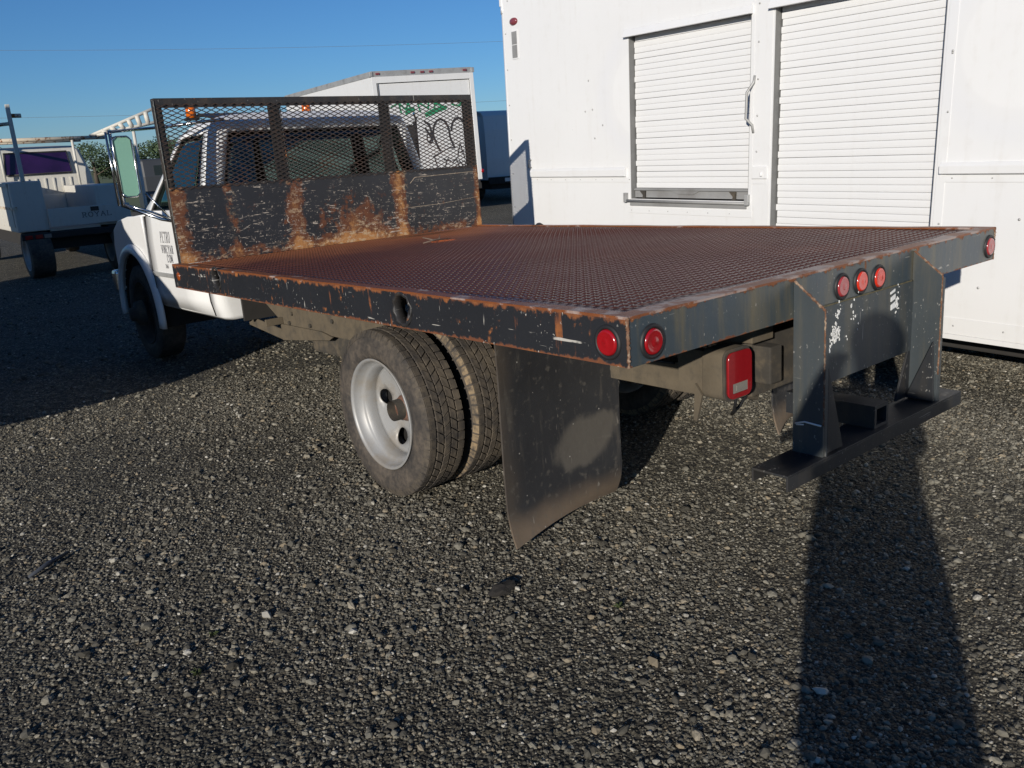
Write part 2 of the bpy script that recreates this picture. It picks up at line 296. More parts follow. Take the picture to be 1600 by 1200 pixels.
# ------------------------------------------------------------------ mesh helpers
class G:
    def __init__(s): s.v = []; s.f = []; s.sm = []
    def add(s, vs, fs, smooth=False):
        o = len(s.v); s.v += [tuple(p) for p in vs]; s.f += [tuple(i+o for i in f) for f in fs]; s.sm += [smooth]*len(fs); return s
    def box(s, x0, x1, y0, y1, z0, z1):
        return s.add([(x0,y0,z0),(x1,y0,z0),(x1,y1,z0),(x0,y1,z0),(x0,y0,z1),(x1,y0,z1),(x1,y1,z1),(x0,y1,z1)],
                     [(0,3,2,1),(4,5,6,7),(0,1,5,4),(1,2,6,5),(2,3,7,6),(3,0,4,7)])
    def prism(s, poly, ax, a, b, smooth=False):              # poly in the plane of the two other axes (cyclic order), swept along ax
        n = len(poly)
        def P(p, t): return {'x': (t, p[0], p[1]), 'y': (p[0], t, p[1]), 'z': (p[0], p[1], t)}[ax]
        vs = [P(p, a) for p in poly] + [P(p, b) for p in poly]
        s.add(vs, [tuple(range(n-1, -1, -1)), tuple(range(n, 2*n))])
        return s.add(vs, [(i, (i+1) % n, n+(i+1) % n, n+i) for i in range(n)], smooth)
    def tube(s, pts, r, n=8, cap=True, flat=1.):
        pts = [Vector(p) for p in pts]; rs = r if isinstance(r, (list, tuple)) else [r]*len(pts)
        rings = []; prev = None
        for i, p in enumerate(pts):
            t = (pts[min(i+1, len(pts)-1)] - pts[max(i-1, 0)]).normalized()
            a = (prev - t*prev.dot(t)) if prev is not None else t.cross(Vector((0, 0, 1)) if abs(t.z) < .9 else Vector((1, 0, 0)))
            a.normalize(); prev = a; b = t.cross(a)
            rings.append([p + (a*math.cos(2*PI*k/n)*rs[i] + b*math.sin(2*PI*k/n)*rs[i]*flat) for k in range(n)])
        vs = [q for rg in rings for q in rg]; fs = []
        for i in range(len(pts)-1):
            for k in range(n): fs.append((i*n+k, i*n+(k+1) % n, (i+1)*n+(k+1) % n, (i+1)*n+k))
        s.add(vs, fs, True)
        if cap: s.add(rings[0], [tuple(range(n-1, -1, -1))]); s.add(rings[-1], [tuple(range(n))])
        return s
    def lathe(s, prof, ax='x', c=(0,0,0), n=32, smooth=True, sx=1., closed=False):   # prof: (along axis, radius)
        vs = []
        for a, r in prof:
            for k in range(n):
                t = 2*PI*k/n; u, w = r*math.cos(t), r*math.sin(t)
                p = {'x': (a, u, w), 'y': (u, a, w), 'z': (u, w, a)}[ax]; vs.append((p[0]+c[0], p[1]+c[1], p[2]+c[2]))
        m = len(prof); fs = []
        for i in range(m if closed else m-1):
            j = (i+1) % m
            for k in range(n): fs.append((i*n+k, i*n+(k+1) % n, j*n+(k+1) % n, j*n+k))
        return s.add(vs, fs, smooth)
    def plate(s, outer, holes, ax, a, b, grid=None):         # flat plate with holes, thickness a..b along ax
        pts = [Vector(p) for p in outer]; edges = [(i, (i+1) % len(outer)) for i in range(len(outer))]
        for h in holes:
            o = len(pts); pts += [Vector(p) for p in h]; edges += [(o+i, o+(i+1) % len(h)) for i in range(len(h))]
        if grid: pts += [Vector(p) for p in grid]
        V, E_, F, _, _, _ = delaunay_2d_cdt(pts, edges, [], 0, 1e-7)
        def inside(p, poly):
            c = False; j = len(poly)-1
            for i in range(len(poly)):
                if (poly[i][1] > p[1]) != (poly[j][1] > p[1]) and p[0] < (poly[j][0]-poly[i][0])*(p[1]-poly[i][1])/(poly[j][1]-poly[i][1])+poly[i][0]: c = not c
                j = i
            return c
        F = [f for f in F if inside(sum((V[i] for i in f), Vector((0, 0)))/len(f), outer) and not any(inside(sum((V[i] for i in f), Vector((0, 0)))/len(f), h) for h in holes)]
        def P(p, t): return {'x': (t, p[0], p[1]), 'y': (p[0], t, p[1]), 'z': (p[0], p[1], t)}[ax]
        n = len(V); s.add([P(p, a) for p in V] + [P(p, b) for p in V], [tuple(f) for f in F] + [tuple(i+n for i in reversed(f)) for f in F])
        for lp in [outer] + list(holes):
            m = len(lp); s.add([P(p, a) for p in lp] + [P(p, b) for p in lp], [(i, (i+1) % m, m+(i+1) % m, m+i) for i in range(m)], len(lp) > 8)
        return s
    def out(s, name, mat, parent=None, bev=0., loc=None, label=None, recalc=True, seg=2):
        bm = bmesh.new(); vs = [bm.verts.new(p) for p in s.v]
        for f, smo in zip(s.f, s.sm):
            try: q = bm.faces.new([vs[i] for i in f]); q.smooth = smo
            except ValueError: pass
        if recalc:
            bmesh.ops.remove_doubles(bm, verts=bm.verts, dist=1e-5); bmesh.ops.recalc_face_normals(bm, faces=bm.faces)
        if bev:
            es = [e for e in bm.edges if len(e.link_faces) == 2 and e.calc_face_angle(0) > .6]
            bmesh.ops.bevel(bm, geom=es, offset=bev, segments=seg, affect='EDGES', profile=.6, clamp_overlap=True)
        me = bpy.data.meshes.new(name); bm.to_mesh(me); bm.free()
        return link(name, me, mat, parent, loc, label)
def link(name, me, mat, parent=None, loc=None, label=None):
    o = bpy.data.objects.new(name, me); COL.objects.link(o)
    if mat is not None and len(me.materials) == 0: me.materials.append(M[mat] if isinstance(mat, str) else mat)
    if parent is not None: o.parent = parent
    if loc is not None: o.location = loc
    if label: o['label'] = label
    return o
def thing(name, label, cat, loc=(0,0,0), rot=(0,0,0), group=None):
    o = bpy.data.objects.new(name, None); COL.objects.link(o); o.empty_display_size = .2
    o.location = loc; o.rotation_euler = rot; o['label'] = label; o['category'] = cat
    if group: o['group'] = group
    return o
def tag(o, label=None, cat=None, group=None, kind=None):
    for k, v in (('label', label), ('category', cat), ('group', group), ('kind', kind)):
        if v: o[k] = v
    return o
def dupe(o, parent=None, loc=None, rot=None, scale=None):
    c = o.copy(); COL.objects.link(c)
    if parent is not None: c.parent = parent
    if loc is not None: c.location = loc
    if rot is not None: c.rotation_euler = rot
    if scale is not None: c.scale = scale
    for ch in list(o.children): dupe(ch, c)
    return c
def circ(c, r, n=20, a0=0.): return [(c[0]+r*math.cos(a0+2*PI*k/n), c[1]+r*math.sin(a0+2*PI*k/n)) for k in range(n)]
def rect(x0, x1, z0, z1): return [(x0, z0), (x1, z0), (x1, z1), (x0, z1)]
def rrect(x0, x1, z0, z1, r, n=4):
    o = []
    for cx, cz, a in ((x1-r, z0+r, -PI/2), (x1-r, z1-r, 0), (x0+r, z1-r, PI/2), (x0+r, z0+r, PI)):
        o += [(cx+r*math.cos(a+PI/2*k/n), cz+r*math.sin(a+PI/2*k/n)) for k in range(n+1)]
    return o

# stroke lettering (serif capitals), each letter a set of polylines in a unit cell
def arc(cx, cy, rx, ry, a0, a1, n=10): return [(cx+rx*math.cos(R(a0+(a1-a0)*k/n)), cy+ry*math.sin(R(a0+(a1-a0)*k/n))) for k in range(n+1)]
LET = {
 'P': [[(.2,0),(.2,1)], [(.2,1),(.5,1)]+arc(.5,.74,.32,.26,90,-90)+[(.2,.48)], [(.05,0),(.36,0)], [(.05,1),(.2,1)]],
 'E': [[(.2,0),(.2,1)], [(.05,1),(.8,1),(.8,.86)], [(.2,.52),(.62,.52)], [(.05,0),(.85,0),(.85,.15)]],
 'T': [[(.5,0),(.5,1)], [(.08,.85),(.08,1),(.92,1),(.92,.85)], [(.33,0),(.67,0)]],
 'R': [[(.2,0),(.2,1)], [(.05,1),(.5,1)]+arc(.5,.75,.3,.25,90,-90)+[(.2,.5)], [(.5,.5),(.82,0),(.95,0)], [(.05,0),(.36,0)]],
 'O': [arc(.5,.5,.42,.5,0,360,18)],
 'V': [[(.1,1),(.5,0),(.9,1)], [(0,1),(.25,1)], [(.75,1),(1,1)]],
 'I': [[(.5,0),(.5,1)], [(.3,0),(.7,0)], [(.3,1),(.7,1)]],
 'N': [[(.15,0),(.15,1),(.85,0),(.85,1)], [(.02,0),(.3,0)], [(.72,1),(.98,1)]],
 'Y': [[(.1,1),(.5,.5),(.9,1)], [(.5,.5),(.5,0)], [(.34,0),(.66,0)], [(0,1),(.24,1)], [(.76,1),(1,1)]],
 'A': [[(.08,0),(.5,1),(.92,0)], [(.26,.38),(.74,.38)], [(0,0),(.2,0)], [(.8,0),(1,0)]],
 'C': [arc(.52,.5,.42,.5,45,315,14), [(.84,.86),(.84,.68)]],
 'M': [[(.1,0),(.1,1),(.5,.2),(.9,1),(.9,0)], [(0,0),(.22,0)], [(.78,0),(1,0)]],
 'L': [[(.2,0),(.2,1)], [(.05,0),(.85,0),(.85,.18)], [(.05,1),(.36,1)]],
 '.': [[(.42,.02),(.58,.02)]], '2': [arc(.5,.75,.32,.25,160,-20)+[(.15,0),(.85,0)]], '(': [arc(.8,.5,.4,.6,130,230)], '-': [[(.2,.45),(.8,.45)]], '6': [arc(.5,.3,.33,.3,0,360,12), [(.17,.3),(.5,1)]], '5': [[(.8,1),(.2,1),(.2,.55)]+arc(.45,.3,.35,.3,110,-150,8)], ')': [arc(.2,.5,.4,.6,50,-50)], ' ': []}
def lettering(text, cw, ch, gap, wd, place, mat, name, parent, th=.0015):
    """text as flat raised strokes; place(u, v, h) -> point, u along the line, v up, h off the surface"""
    g = G(); u0 = 0.
    for ch_ in text:
        w = cw*(.4 if ch_ in '.I(' else 1.)
        for pl in LET[ch_]:
            for (a, b) in zip(pl[:-1], pl[1:]):
                p = Vector((u0+a[0]*w, a[1]*ch)); q = Vector((u0+b[0]*w, b[1]*ch)); d = q-p
                if d.length < 1e-6: continue
                d.normalize(); nrm = Vector((-d.y, d.x))*(wd/2*(1. if abs(d.y) > .5 else .6)); p -= d*wd*.25; q += d*wd*.25
                cs = [p-nrm, q-nrm, q+nrm, p+nrm]
                g.add([place(c.x, c.y, 0.0004) for c in cs] + [place(c.x, c.y, th) for c in cs], [(0,3,2,1),(4,5,6,7),(0,1,5,4),(1,2,6,5),(2,3,7,6),(3,0,4,7)])
        u0 += w+gap
    return g.out(name, mat, parent, recalc=False)

# ------------------------------------------------------------------ ground
g = G(); g.add([(-600,-600,0),(600,-600,0),(600,600,0),(-600,600,0)], [(0,1,2,3)])
tag(g.out('ground', 'ground', recalc=False), 'grey crushed gravel yard under the parked trucks', 'ground', kind='structure')
g = G(); N_ = 40
vs = []; fs = []
for i in range(N_+1):
    a = R(20)+R(120)*i/N_; vs += [(CAM.x+34*math.cos(a), CAM.y+34*math.sin(a), .02), (CAM.x+420*math.cos(a), CAM.y+420*math.sin(a), .03)]
    if i < N_: fs.append((2*i, 2*i+1, 2*i+3, 2*i+2))
g.add(vs, fs); tag(g.out('grass_field', 'grass', recalc=False), 'dry green field beyond the gravel yard', 'field', kind='structure')

# loose gravel: real stones scattered by geometry nodes over a point mesh
def gravel(name, P, S, seedv, label, var_n=6, sub=2):
    me = bpy.data.meshes.new(name); me.vertices.add(len(P)); me.vertices.foreach_set('co', P.astype(np.float32).ravel()); me.update()
    at = me.attributes.new('sz', 'FLOAT', 'POINT'); at.data.foreach_set('value', S.astype(np.float32))
    o = link(name, me, None); me.materials.append(M['stone'])
    ng = bpy.data.node_groups.new(name+'_nodes', 'GeometryNodeTree')
    ng.interface.new_socket('Geometry', in_out='INPUT', socket_type='NodeSocketGeometry'); ng.interface.new_socket('Geometry', in_out='OUTPUT', socket_type='NodeSocketGeometry')
    n = ng.nodes; l = ng.links; gi = n.new('NodeGroupInput'); go = n.new('NodeGroupOutput')
    jn = n.new('GeometryNodeJoinGeometry')
    for k in range(var_n):
        ic = n.new('GeometryNodeMeshIcoSphere'); ic.inputs['Radius'].default_value = 1.; ic.inputs['Subdivisions'].default_value = 1 if k % 2 else 2
        no = n.new('ShaderNodeTexNoise'); no.noise_dimensions = '4D'; no.inputs['W'].default_value = 3.1*k+seedv; no.inputs['Scale'].default_value = .95; no.inputs['Detail'].default_value = 1.5
        pos = n.new('GeometryNodeInputPosition'); l.new(pos.outputs[0], no.inputs['Vector'])
        sb = n.new('ShaderNodeVectorMath'); sb.operation = 'SUBTRACT'; sb.inputs[1].default_value = (.5, .5, .5); l.new(no.outputs['Color'], sb.inputs[0])
        ml = n.new('ShaderNodeVectorMath'); ml.operation = 'MULTIPLY'; ml.inputs[1].default_value = (1.7, 1.7, 1.7); l.new(sb.outputs[0], ml.inputs[0])
        sp = n.new('GeometryNodeSetPosition'); l.new(ic.outputs[0], sp.inputs[0]); l.new(ml.outputs[0], sp.inputs['Offset'])
        tf = n.new('GeometryNodeTransform'); l.new(sp.outputs[0], tf.inputs[0]); tf.inputs['Scale'].default_value = (1., .62+.1*(k % 3), .50+.07*(k % 4))
        gi2 = n.new('GeometryNodeGeometryToInstance'); l.new(tf.outputs[0], gi2.inputs[0]); l.new(gi2.outputs[0], jn.inputs[0])
    ip = n.new('GeometryNodeInstanceOnPoints'); l.new(gi.outputs[0], ip.inputs['Points']); l.new(jn.outputs[0], ip.inputs['Instance']); ip.inputs['Pick Instance'].default_value = True
    rv = n.new('FunctionNodeRandomValue'); rv.data_type = 'INT'; rv.inputs['Min'].default_value = 0; rv.inputs['Max'].default_value = var_n-1; rv.inputs['Seed'].default_value = 3
    l.new(rv.outputs[2], ip.inputs['Instance Index'])
    rr = n.new('FunctionNodeRandomValue'); rr.data_type = 'FLOAT_VECTOR'; rr.inputs[0].default_value = (-.45, -.45, 0); rr.inputs[1].default_value = (.45, .45, 6.283); rr.inputs['Seed'].default_value = 8
    l.new(rr.outputs[0], ip.inputs['Rotation'])
    na = n.new('GeometryNodeInputNamedAttribute'); na.data_type = 'FLOAT'; na.inputs['Name'].default_value = 'sz'; l.new(na.outputs[0], ip.inputs['Scale'])
    sm = n.new('GeometryNodeSetMaterial'); sm.inputs['Material'].default_value = M['stone']; l.new(ip.outputs[0], sm.inputs[0]); l.new(sm.outputs[0], go.inputs[0])
    md = o.modifiers.new('scatter', 'NODES'); md.node_group = ng
    return tag(o, label, 'gravel', kind='stuff')
def fields(x, y):                                            # slow patchiness: bare dirt against loose stone
    return .5+.5*np.sin(1.9*x+1.1*y+.8*np.sin(1.3*y-.4*x))*np.sin(1.5*y-.9*x+1.2*np.sin(.9*x))
def scatter(n, r0, r1, a0, a1, med, sig, mx):
    r = np.sqrt(RNG.uniform(r0*r0, r1*r1, n)); a = RNG.uniform(R(a0), R(a1), n)
    x = CAM.x+r*np.cos(a); y = CAM.y+r*np.sin(a)
    s = np.minimum(np.exp(RNG.normal(math.log(med), sig, n)), mx)*.5
    keep = RNG.uniform(0, 1, n) < np.clip(.12+.95*fields(x, y)*(.7+.3*np.sin(5.2*x-3.1*y)), .08, 1.)
    x, y, s = x[keep], y[keep], s[keep]
    return np.stack([x, y, s*RNG.uniform(-.12, .30, len(s))], 1), s
P1, S1 = scatter(520000, .5, 6.6, 8, 96, .0080, .52, .046)
P2, S2 = scatter(100000, 6.6, 15., 12, 92, .017, .45, .055)
P3, S3 = scatter(16000, .2, 6., 96, 368, .017, .42, .05)
P4, S4 = scatter(900, .8, 8., 8, 96, .028, .28, .050)
gravel('gravel', np.concatenate([P1, P2, P3, P4]), np.concatenate([S1, S2, S3, S4]), 1.3, 'loose grey crushed stone scattered over the yard')

# ------------------------------------------------------------------ wheels
def tread_blocks(g, Rr, w, rows, nblk, depth=.011):
    xs = np.linspace(-w/2, w/2, rows+1)
    for i in range(rows):
        for k in range(nblk):
            off = (.5 if i % 2 else 0.) + (.12 if i in (1, 3) else 0); mid = i in (1, 2, 3)
            gx = .0032 if mid else .004; x0, x1 = xs[i]+gx, xs[i+1]-gx
            t0 = 2*PI*(k+off+.07)/nblk; t1 = 2*PI*(k+off+.93)/nblk; sk = (.22 if i % 2 else -.22)*2*PI/nblk if mid else 0.
            vs = []
            for rr, ins in ((Rr-depth, 0.), (Rr-.001*abs(i-(rows-1)/2)**1.7, .0016)):
                for (x, t) in ((x0+ins, t0-sk), (x1-ins, t0+sk), (x1-ins, t1+sk), (x0+ins, t1-sk)):
                    vs.append((x, rr*math.cos(t), rr*math.sin(t)))
            g.add(vs, [(4,5,6,7),(0,1,5,4),(1,2,6,5),(2,3,7,6),(3,0,4,7)])
def make_wheel(name, Rr=.405, w=.225, dish=1, parent=None, loc=(0,0,0), flip=False, tread=True, inner=False, simple=False, paint='wheel_white'):
    """wheel with its axle along X; the outer face looks to -X (flip: +X)"""
    rim_r = .262*Rr/.405; s = -1 if flip else 1
    root = G()
    h = w/2
    prof = [(-h+.032, rim_r), (-h+.016, rim_r+.006), (-h+.004, rim_r+.030), (-h, rim_r+.058), (-h+.003, rim_r+.066), (-h+.002, rim_r+.075), (-h+.010, Rr-.026), (-h+.020, Rr-.012), (-h+.026, Rr-.010),
            (h-.026, Rr-.010), (h-.020, Rr-.012), (h-.010, Rr-.026), (h, rim_r+.058), (h-.004, rim_r+.030), (h-.032, rim_r)]
    root.lathe([(a*s, r) for a, r in prof], 'x', n=64)
    wheel = bpy.data.objects.new(name, None); COL.objects.link(wheel); wheel.parent = parent; wheel.location = loc; wheel.empty_display_size = .1
    ty = root.out('tyre', 'tyre', wheel)
    if tread:
        t = G(); tread_blocks(t, Rr, w-.036, 5, 52); to = t.out('tread_blocks', 'tread', wheel, recalc=False); to['kind'] = 'stuff'
        # stepped shoulder lugs
        t = G()
        for sd in (-1, 1):
            for k in range(52):
                a0 = 2*PI*(k+.10)/52; a1 = 2*PI*(k+.90)/52; x0 = sd*(h-.019); x1 = sd*(h-.006)
                vs = [(x0, (Rr-.004)*math.cos(a0), (Rr-.004)*math.sin(a0)), (x0, (Rr-.004)*math.cos(a1), (Rr-.004)*math.sin(a1)), (x1, (Rr-.034)*math.cos(a1), (Rr-.034)*math.sin(a1)), (x1, (Rr-.034)*math.cos(a0), (Rr-.034)*math.sin(a0))]
                vi = [(p[0]-sd*.012, p[1]*.985, p[2]*.985) for p in vs]
                t.add(vs+vi, [(0,1,2,3),(0,4,5,1),(1,5,6,2),(2,6,7,3),(3,7,4,0)])
        so_ = t.out('shoulder_lugs', 'tan_dirt' if inner else 'tread', wheel, recalc=False); so_['kind'] = 'stuff'
    # rim and disc
    rg = G(); d = s*dish
    rp = [(-h+.034, rim_r-.012), (-h+.008, rim_r+.008), (-h+.005, rim_r+.005), (-h+.006, rim_r-.004), (-h+.018, rim_r-.010), (-h+.052, rim_r-.016), (-h+.058, rim_r-.030), (-h+.064, rim_r-.040), (-h+.095, rim_r-.046), (h-.05, rim_r-.050), (h-.01, rim_r-.006), (h-.008, rim_r+.004), (h-.034, rim_r+.002)]
    rg.lathe([(a*s, r) for a, r in rp], 'x', n=64)
    ro = rg.out('rim', paint, wheel)
    dg = G(); dx = .02*dish if dish < 0 else .022
    if not simple:
        # domed disc with four hand holes
        a0 = R(13)
        holes = [circ((.150*math.cos(a0+k*PI/2), .150*math.sin(a0+k*PI/2)), .041, 18) for k in range(4)]
        gr = [(rr*math.cos(t), rr*math.sin(t)) for rr, m in ((.20, 40), (.18, 36), (.12, 20), (.095, 20), (.078, 16)) for t in np.linspace(0, 2*PI, m, endpoint=False) if all(math.hypot(rr*math.cos(t)-(.150*math.cos(a0+k*PI/2)), rr*math.sin(t)-(.150*math.sin(a0+k*PI/2))) > .052 for k in range(4))]
        dg.plate(circ((0, 0), rim_r-.047, 48), holes+[circ((0, 0), .066, 20)], 'x', 0, .008, gr)
        def bow(x, y, z):
            rr = math.hypot(y, z); return (s*(dx + x + .030*max(0, 1-(rr-.066)/.12) * (1 if dish > 0 else -1)*.6 - .020*max(0., (rr-.155)/.06)), y, z)
        dg.v = [bow(*p) for p in dg.v]; dg.sm = [True]*len(dg.sm)
        do = dg.out('disc', paint, ro)
        hg = G(); hg.lathe([(s*(dx+.03), .064), (s*(dx+.008), .064), (s*(dx+.0), .056), (s*(dx-.010), .054), (s*(dx-.014), .046), (s*(dx-.015), .0)], 'x', n=24); hg.out('hub', 'hub', wheel)
        bk = G(); bk.lathe([(s*(dx+.05), .0), (s*(dx+.05), rim_r-.05), (s*(dx+.056), rim_r-.05)], 'x', n=24); bk.out('brake_drum', 'dark', wheel)
    else:
        dg.lathe([(s*.0, rim_r-.035), (s*-.015, .15), (s*.005, .10), (s*-.03, .06), (s*-.04, .0)], 'x', n=24); dg.out('disc', paint, ro)
    return wheel

# ------------------------------------------------------------------ the flatbed truck (local frame: x across, y towards the cab, z up; bed's rear edge at y=0)
PH = -0.0313
T = thing('flatbed_truck', 'white cab truck with a rusty open flatbed and mesh headboard', 'truck', (0, -0.03472, 0.00054), (PH, 0, 0))
BW, BL, H, RHT = 2.44, 3.8313, HB, RH
ZB = H-RHT
def flip_x(x): return BW-x

def rail_side(xo, sgn, name, holes):
    g = G(); t = .007
    x0, x1 = (xo, xo+t) if sgn > 0 else (xo-t, xo)
    outer = rect(0.0, BL+.045, ZB, H-.007)
    hs = [circ(c, .060, 24) for c in holes]
    n = 60; g.plate(outer, hs, 'x', x0, x1)
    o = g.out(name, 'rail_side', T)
    fl = G(); a, b = (xo, xo+.052) if sgn > 0 else (xo-.052, xo)
    # top flange with an uneven, hammered inner edge
    m = 46; ys = np.linspace(0.0, BL+.045, m); vs = []
    for y in ys:
        w = (b-a)*(1+.10*math.sin(y*7.1)+.06*math.sin(y*17.3+1)); inn = a+w if sgn > 0 else b-w; out_ = a-.001*math.sin(y*11) if sgn > 0 else b+.001*math.sin(y*11)
        dz = .0035*math.sin(y*3.7+1)*math.sin(y*8.9)
        vs += [(out_, y, H-.007), (out_, y, H+dz*.5), (inn, y, H+dz*.6), (inn, y, H-.007)]
    fs = []
    for i in range(m-1):
        for k in range(4): fs.append((4*i+k, 4*i+(k+1) % 4, 4*i+4+(k+1) % 4, 4*i+4+k))
    fs += [(0, 1, 2, 3), (4*m-4, 4*m-3, 4*m-2, 4*m-1)]
    fl.add(vs, fs); fl.out('rail_flange', 'rail_top', o)
    bf = G(); bf.box(*((xo+.0072, xo+.05) if sgn > 0 else (xo-.05, xo-.0072)), 0.01, BL+.04, ZB, ZB+.006); bf.out('lower_flange', 'steel_rusty', o)
    for c in holes:
        rg = G(); sx = xo; k = -1 if sgn > 0 else 1
        rg.lathe([(k*.004, .058), (k*.005, .063), (k*.004, .069), (k*.0005, .070), (k*-.01, .0595), (k*-.05, .0595), (k*-.05, .056), (k*.002, .0545)], 'x', (sx, c[0], c[1]), 28, closed=True)
        # dented lip
        rg.v = [(p[0]+.003*math.sin(9*math.atan2(p[2]-c[1], p[1]-c[0])), p[1], p[2]) for p in rg.v]
        rg.out('pipe_sleeve', 'frame_black', o)
        bk = G(); bk.tube([(sx-k*.012*1, c[0]-.01, c[1]-.066), (sx-k*.05, c[0]+.02, c[1]-.02), (sx-k*.06, c[0]-.03, c[1]+.04)], .012, 6); bk.out('pipe_end', 'steel_rusty', o)
    return o
HOLES = [(3.141, 1.054), (1.188, 1.037)]
left_rail = rail_side(0.0, 1, 'side_rail', HOLES)
rail_side(BW, -1, 'side_rail', [(3.141, 1.054), (1.188, 1.037)])
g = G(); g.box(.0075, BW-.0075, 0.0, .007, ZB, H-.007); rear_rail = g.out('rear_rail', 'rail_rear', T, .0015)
g = G(); m = 34; xs = np.linspace(.0, BW, m); vs = []; fs = []
for x in xs:
    w = .055*(1+.12*math.sin(x*6.3)+.10*math.sin(x*19)); dz = .003*math.sin(x*5.1)*math.sin(x*11)
    vs += [(x, -.0012*abs(math.sin(x*9)), H-.0068), (x, -.0012*abs(math.sin(x*9)), H+.0006+dz*.4), (x, w, H+.0012+dz*.5), (x, w, H-.0068)]
for i in range(m-1):
    for k in range(4): fs.append((4*i+k, 4*i+(k+1) % 4, 4*i+4+(k+1) % 4, 4*i+4+k))
fs += [(0, 1, 2, 3), (4*m-4, 4*m-3, 4*m-2, 4*m-1)]
g.add(vs, fs); g.out('rail_flange', 'rail_top', rear_rail)
g = G(); g.box(.06, BW-.06, BL+.038, BL+.045, ZB, H-.012); g.out('front_rail', 'steel_rusty', T)
# weld bead down the corner
def bead(pts, r, name, mat, parent, n=40):
    pts = [Vector(p) for p in pts]; L = [0]
    for a, b in zip(pts[:-1], pts[1:]): L.append(L[-1]+(b-a).length)
    q = []; rs = []
    for i in range(n):
        s_ = L[-1]*i/(n-1); k = max(j for j in range(len(L)) if L[j] <= s_+1e-9); k = min(k, len(pts)-2)
        t = (s_-L[k])/(L[k+1]-L[k]); q.append(pts[k].lerp(pts[k+1], t) + Vector((random.uniform(-1, 1), random.uniform(-1, 1), 0))*r*.25); rs.append(r*random.uniform(.65, 1.25))
    G().tube(q, rs, 6).out(name, mat, parent)
bead([(.001, .001, ZB), (.001, .001, H-.002)], .0055, 'weld_bead', 'weld', left_rail)
bead([(BW-.001, .001, ZB), (BW-.001, .001, H-.002)], .005, 'weld_bead', 'weld', rear_rail)

# deck plate and its raised bars
g = G(); nx, ny = 24, 36
X = np.linspace(.046, BW-.046, nx+1); Y = np.linspace(.046, BL+.03, ny+1)
def dz_(x, y): return .0045*math.sin(x*2.3+.5)*math.sin(y*1.9+1.)+.003*math.sin(x*5.1+y*2.2)
g.add([(x, y, H-.009+dz_(x, y)*(1 if .1 < x < BW-.1 and .1 < y < BL-.1 else 0)) for y in Y for x in X], [(j*(nx+1)+i, j*(nx+1)+i+1, (j+1)*(nx+1)+i+1, (j+1)*(nx+1)+i) for j in range(ny) for i in range(nx)], True)
g.add([(.046,.046,H-.018),(BW-.046,.046,H-.018),(BW-.046,BL+.03,H-.018),(.046,BL+.03,H-.018)], [(3,2,1,0)])
deck = g.out('deck', 'deck', T, recalc=False)
vs = []; fs = []; pit = .039; i = 0; yy = .075; row = 0
while yy < BL-.02:
    xx = .075 + (pit/2 if row % 2 else 0.)
    while xx < BW-.07:
        if True:
            a = R(38) if (row % 2) else R(-38); ca, sa = math.cos(a), math.sin(a); z = H-.009+dz_(xx, yy)*(1 if .1 < xx < BW-.1 and .1 < yy < BL-.1 else 0)
            L_, w_, h_ = .0170, .0058, .0036
            def q(u, v, k): return (xx+u*ca-v*sa, yy+u*sa+v*ca, z+k)
            o = len(vs); vs += [q(-L_, 0, 0), q(0, -w_, 0), q(L_, 0, 0), q(0, w_, 0), q(-L_*.55, 0, h_), q(L_*.55, 0, h_)]
            fs += [(o, o+1, o+4), (o+1, o+5, o+4), (o+1, o+2, o+5), (o+2, o+3, o+5), (o+3, o+4, o+5), (o+3, o, o+4)]
        xx += pit
    yy += pit*.52; row += 1
me = bpy.data.meshes.new('tread_bars'); me.from_pydata(vs, [], fs); me.update()
lb = link('tread_bars', me, 'lug', deck); lb['kind'] = 'stuff'
for k in range(12):
    y = .18+k*.32; g = G(); g.box(.06, BW-.06, y-.025, y+.025, H-.10, H-.019); g.out('cross_sill', 'steel_rusty', T)
for x in (.80, 1.58): g = G(); g.box(x, x+.06, .25, BL, H-.24, H-.101); g.out('bed_sill', 'dusty_dark', T)

# marker lamps
def marker(c, ax, sgn, parent, r=.039, mat='red_lens', label=None):
    g = G(); k = sgn
    def pr(p): return [(a*k, b) for a, b in p]
    g.lathe(pr([(0, r*1.36), (.005, r*1.33), (.008, r*1.2), (.007, r*1.05), (0, r*1.0), (-.004, r*1.36)]), ax, c, 28, closed=True)
    gr = g.out('marker_lamp', 'gasket', parent, label=label)
    g = G(); g.lathe(pr([(-.002, r*1.03), (.006, r*1.0), (.0105, r*.93), (.0118, r*.80), (.0108, r*.74), (.0128, r*.55), (.0118, r*.48), (.0136, r*.30), (.0140, r*.02)]), ax, c, 28)
    g.out('lens', mat, gr); return gr
marker((0, .079, 1.030), 'x', -1, T); marker((.100, 0, 1.023), 'y', -1, T)
marker((1.131, 0, 1.030), 'y', -1, T, .037, 'red_dull'); marker((1.263, 0, 1.030), 'y', -1, T, .037, 'red_lit'); marker((1.393, 0, 1.026), 'y', -1, T, .037, 'red_lit')
marker((2.385, 0, 1.027), 'y', -1, T, .039, 'red_dull'); marker((BW, .079, 1.030), 'x', 1, T)
g = G(); g.lathe([(0, .027), (-.004, .026), (-.006, .018), (-.0065, .0)], 'x', (0, 3.785, 1.036), 20); g.out('side_reflector', 'amber_dusty', T)

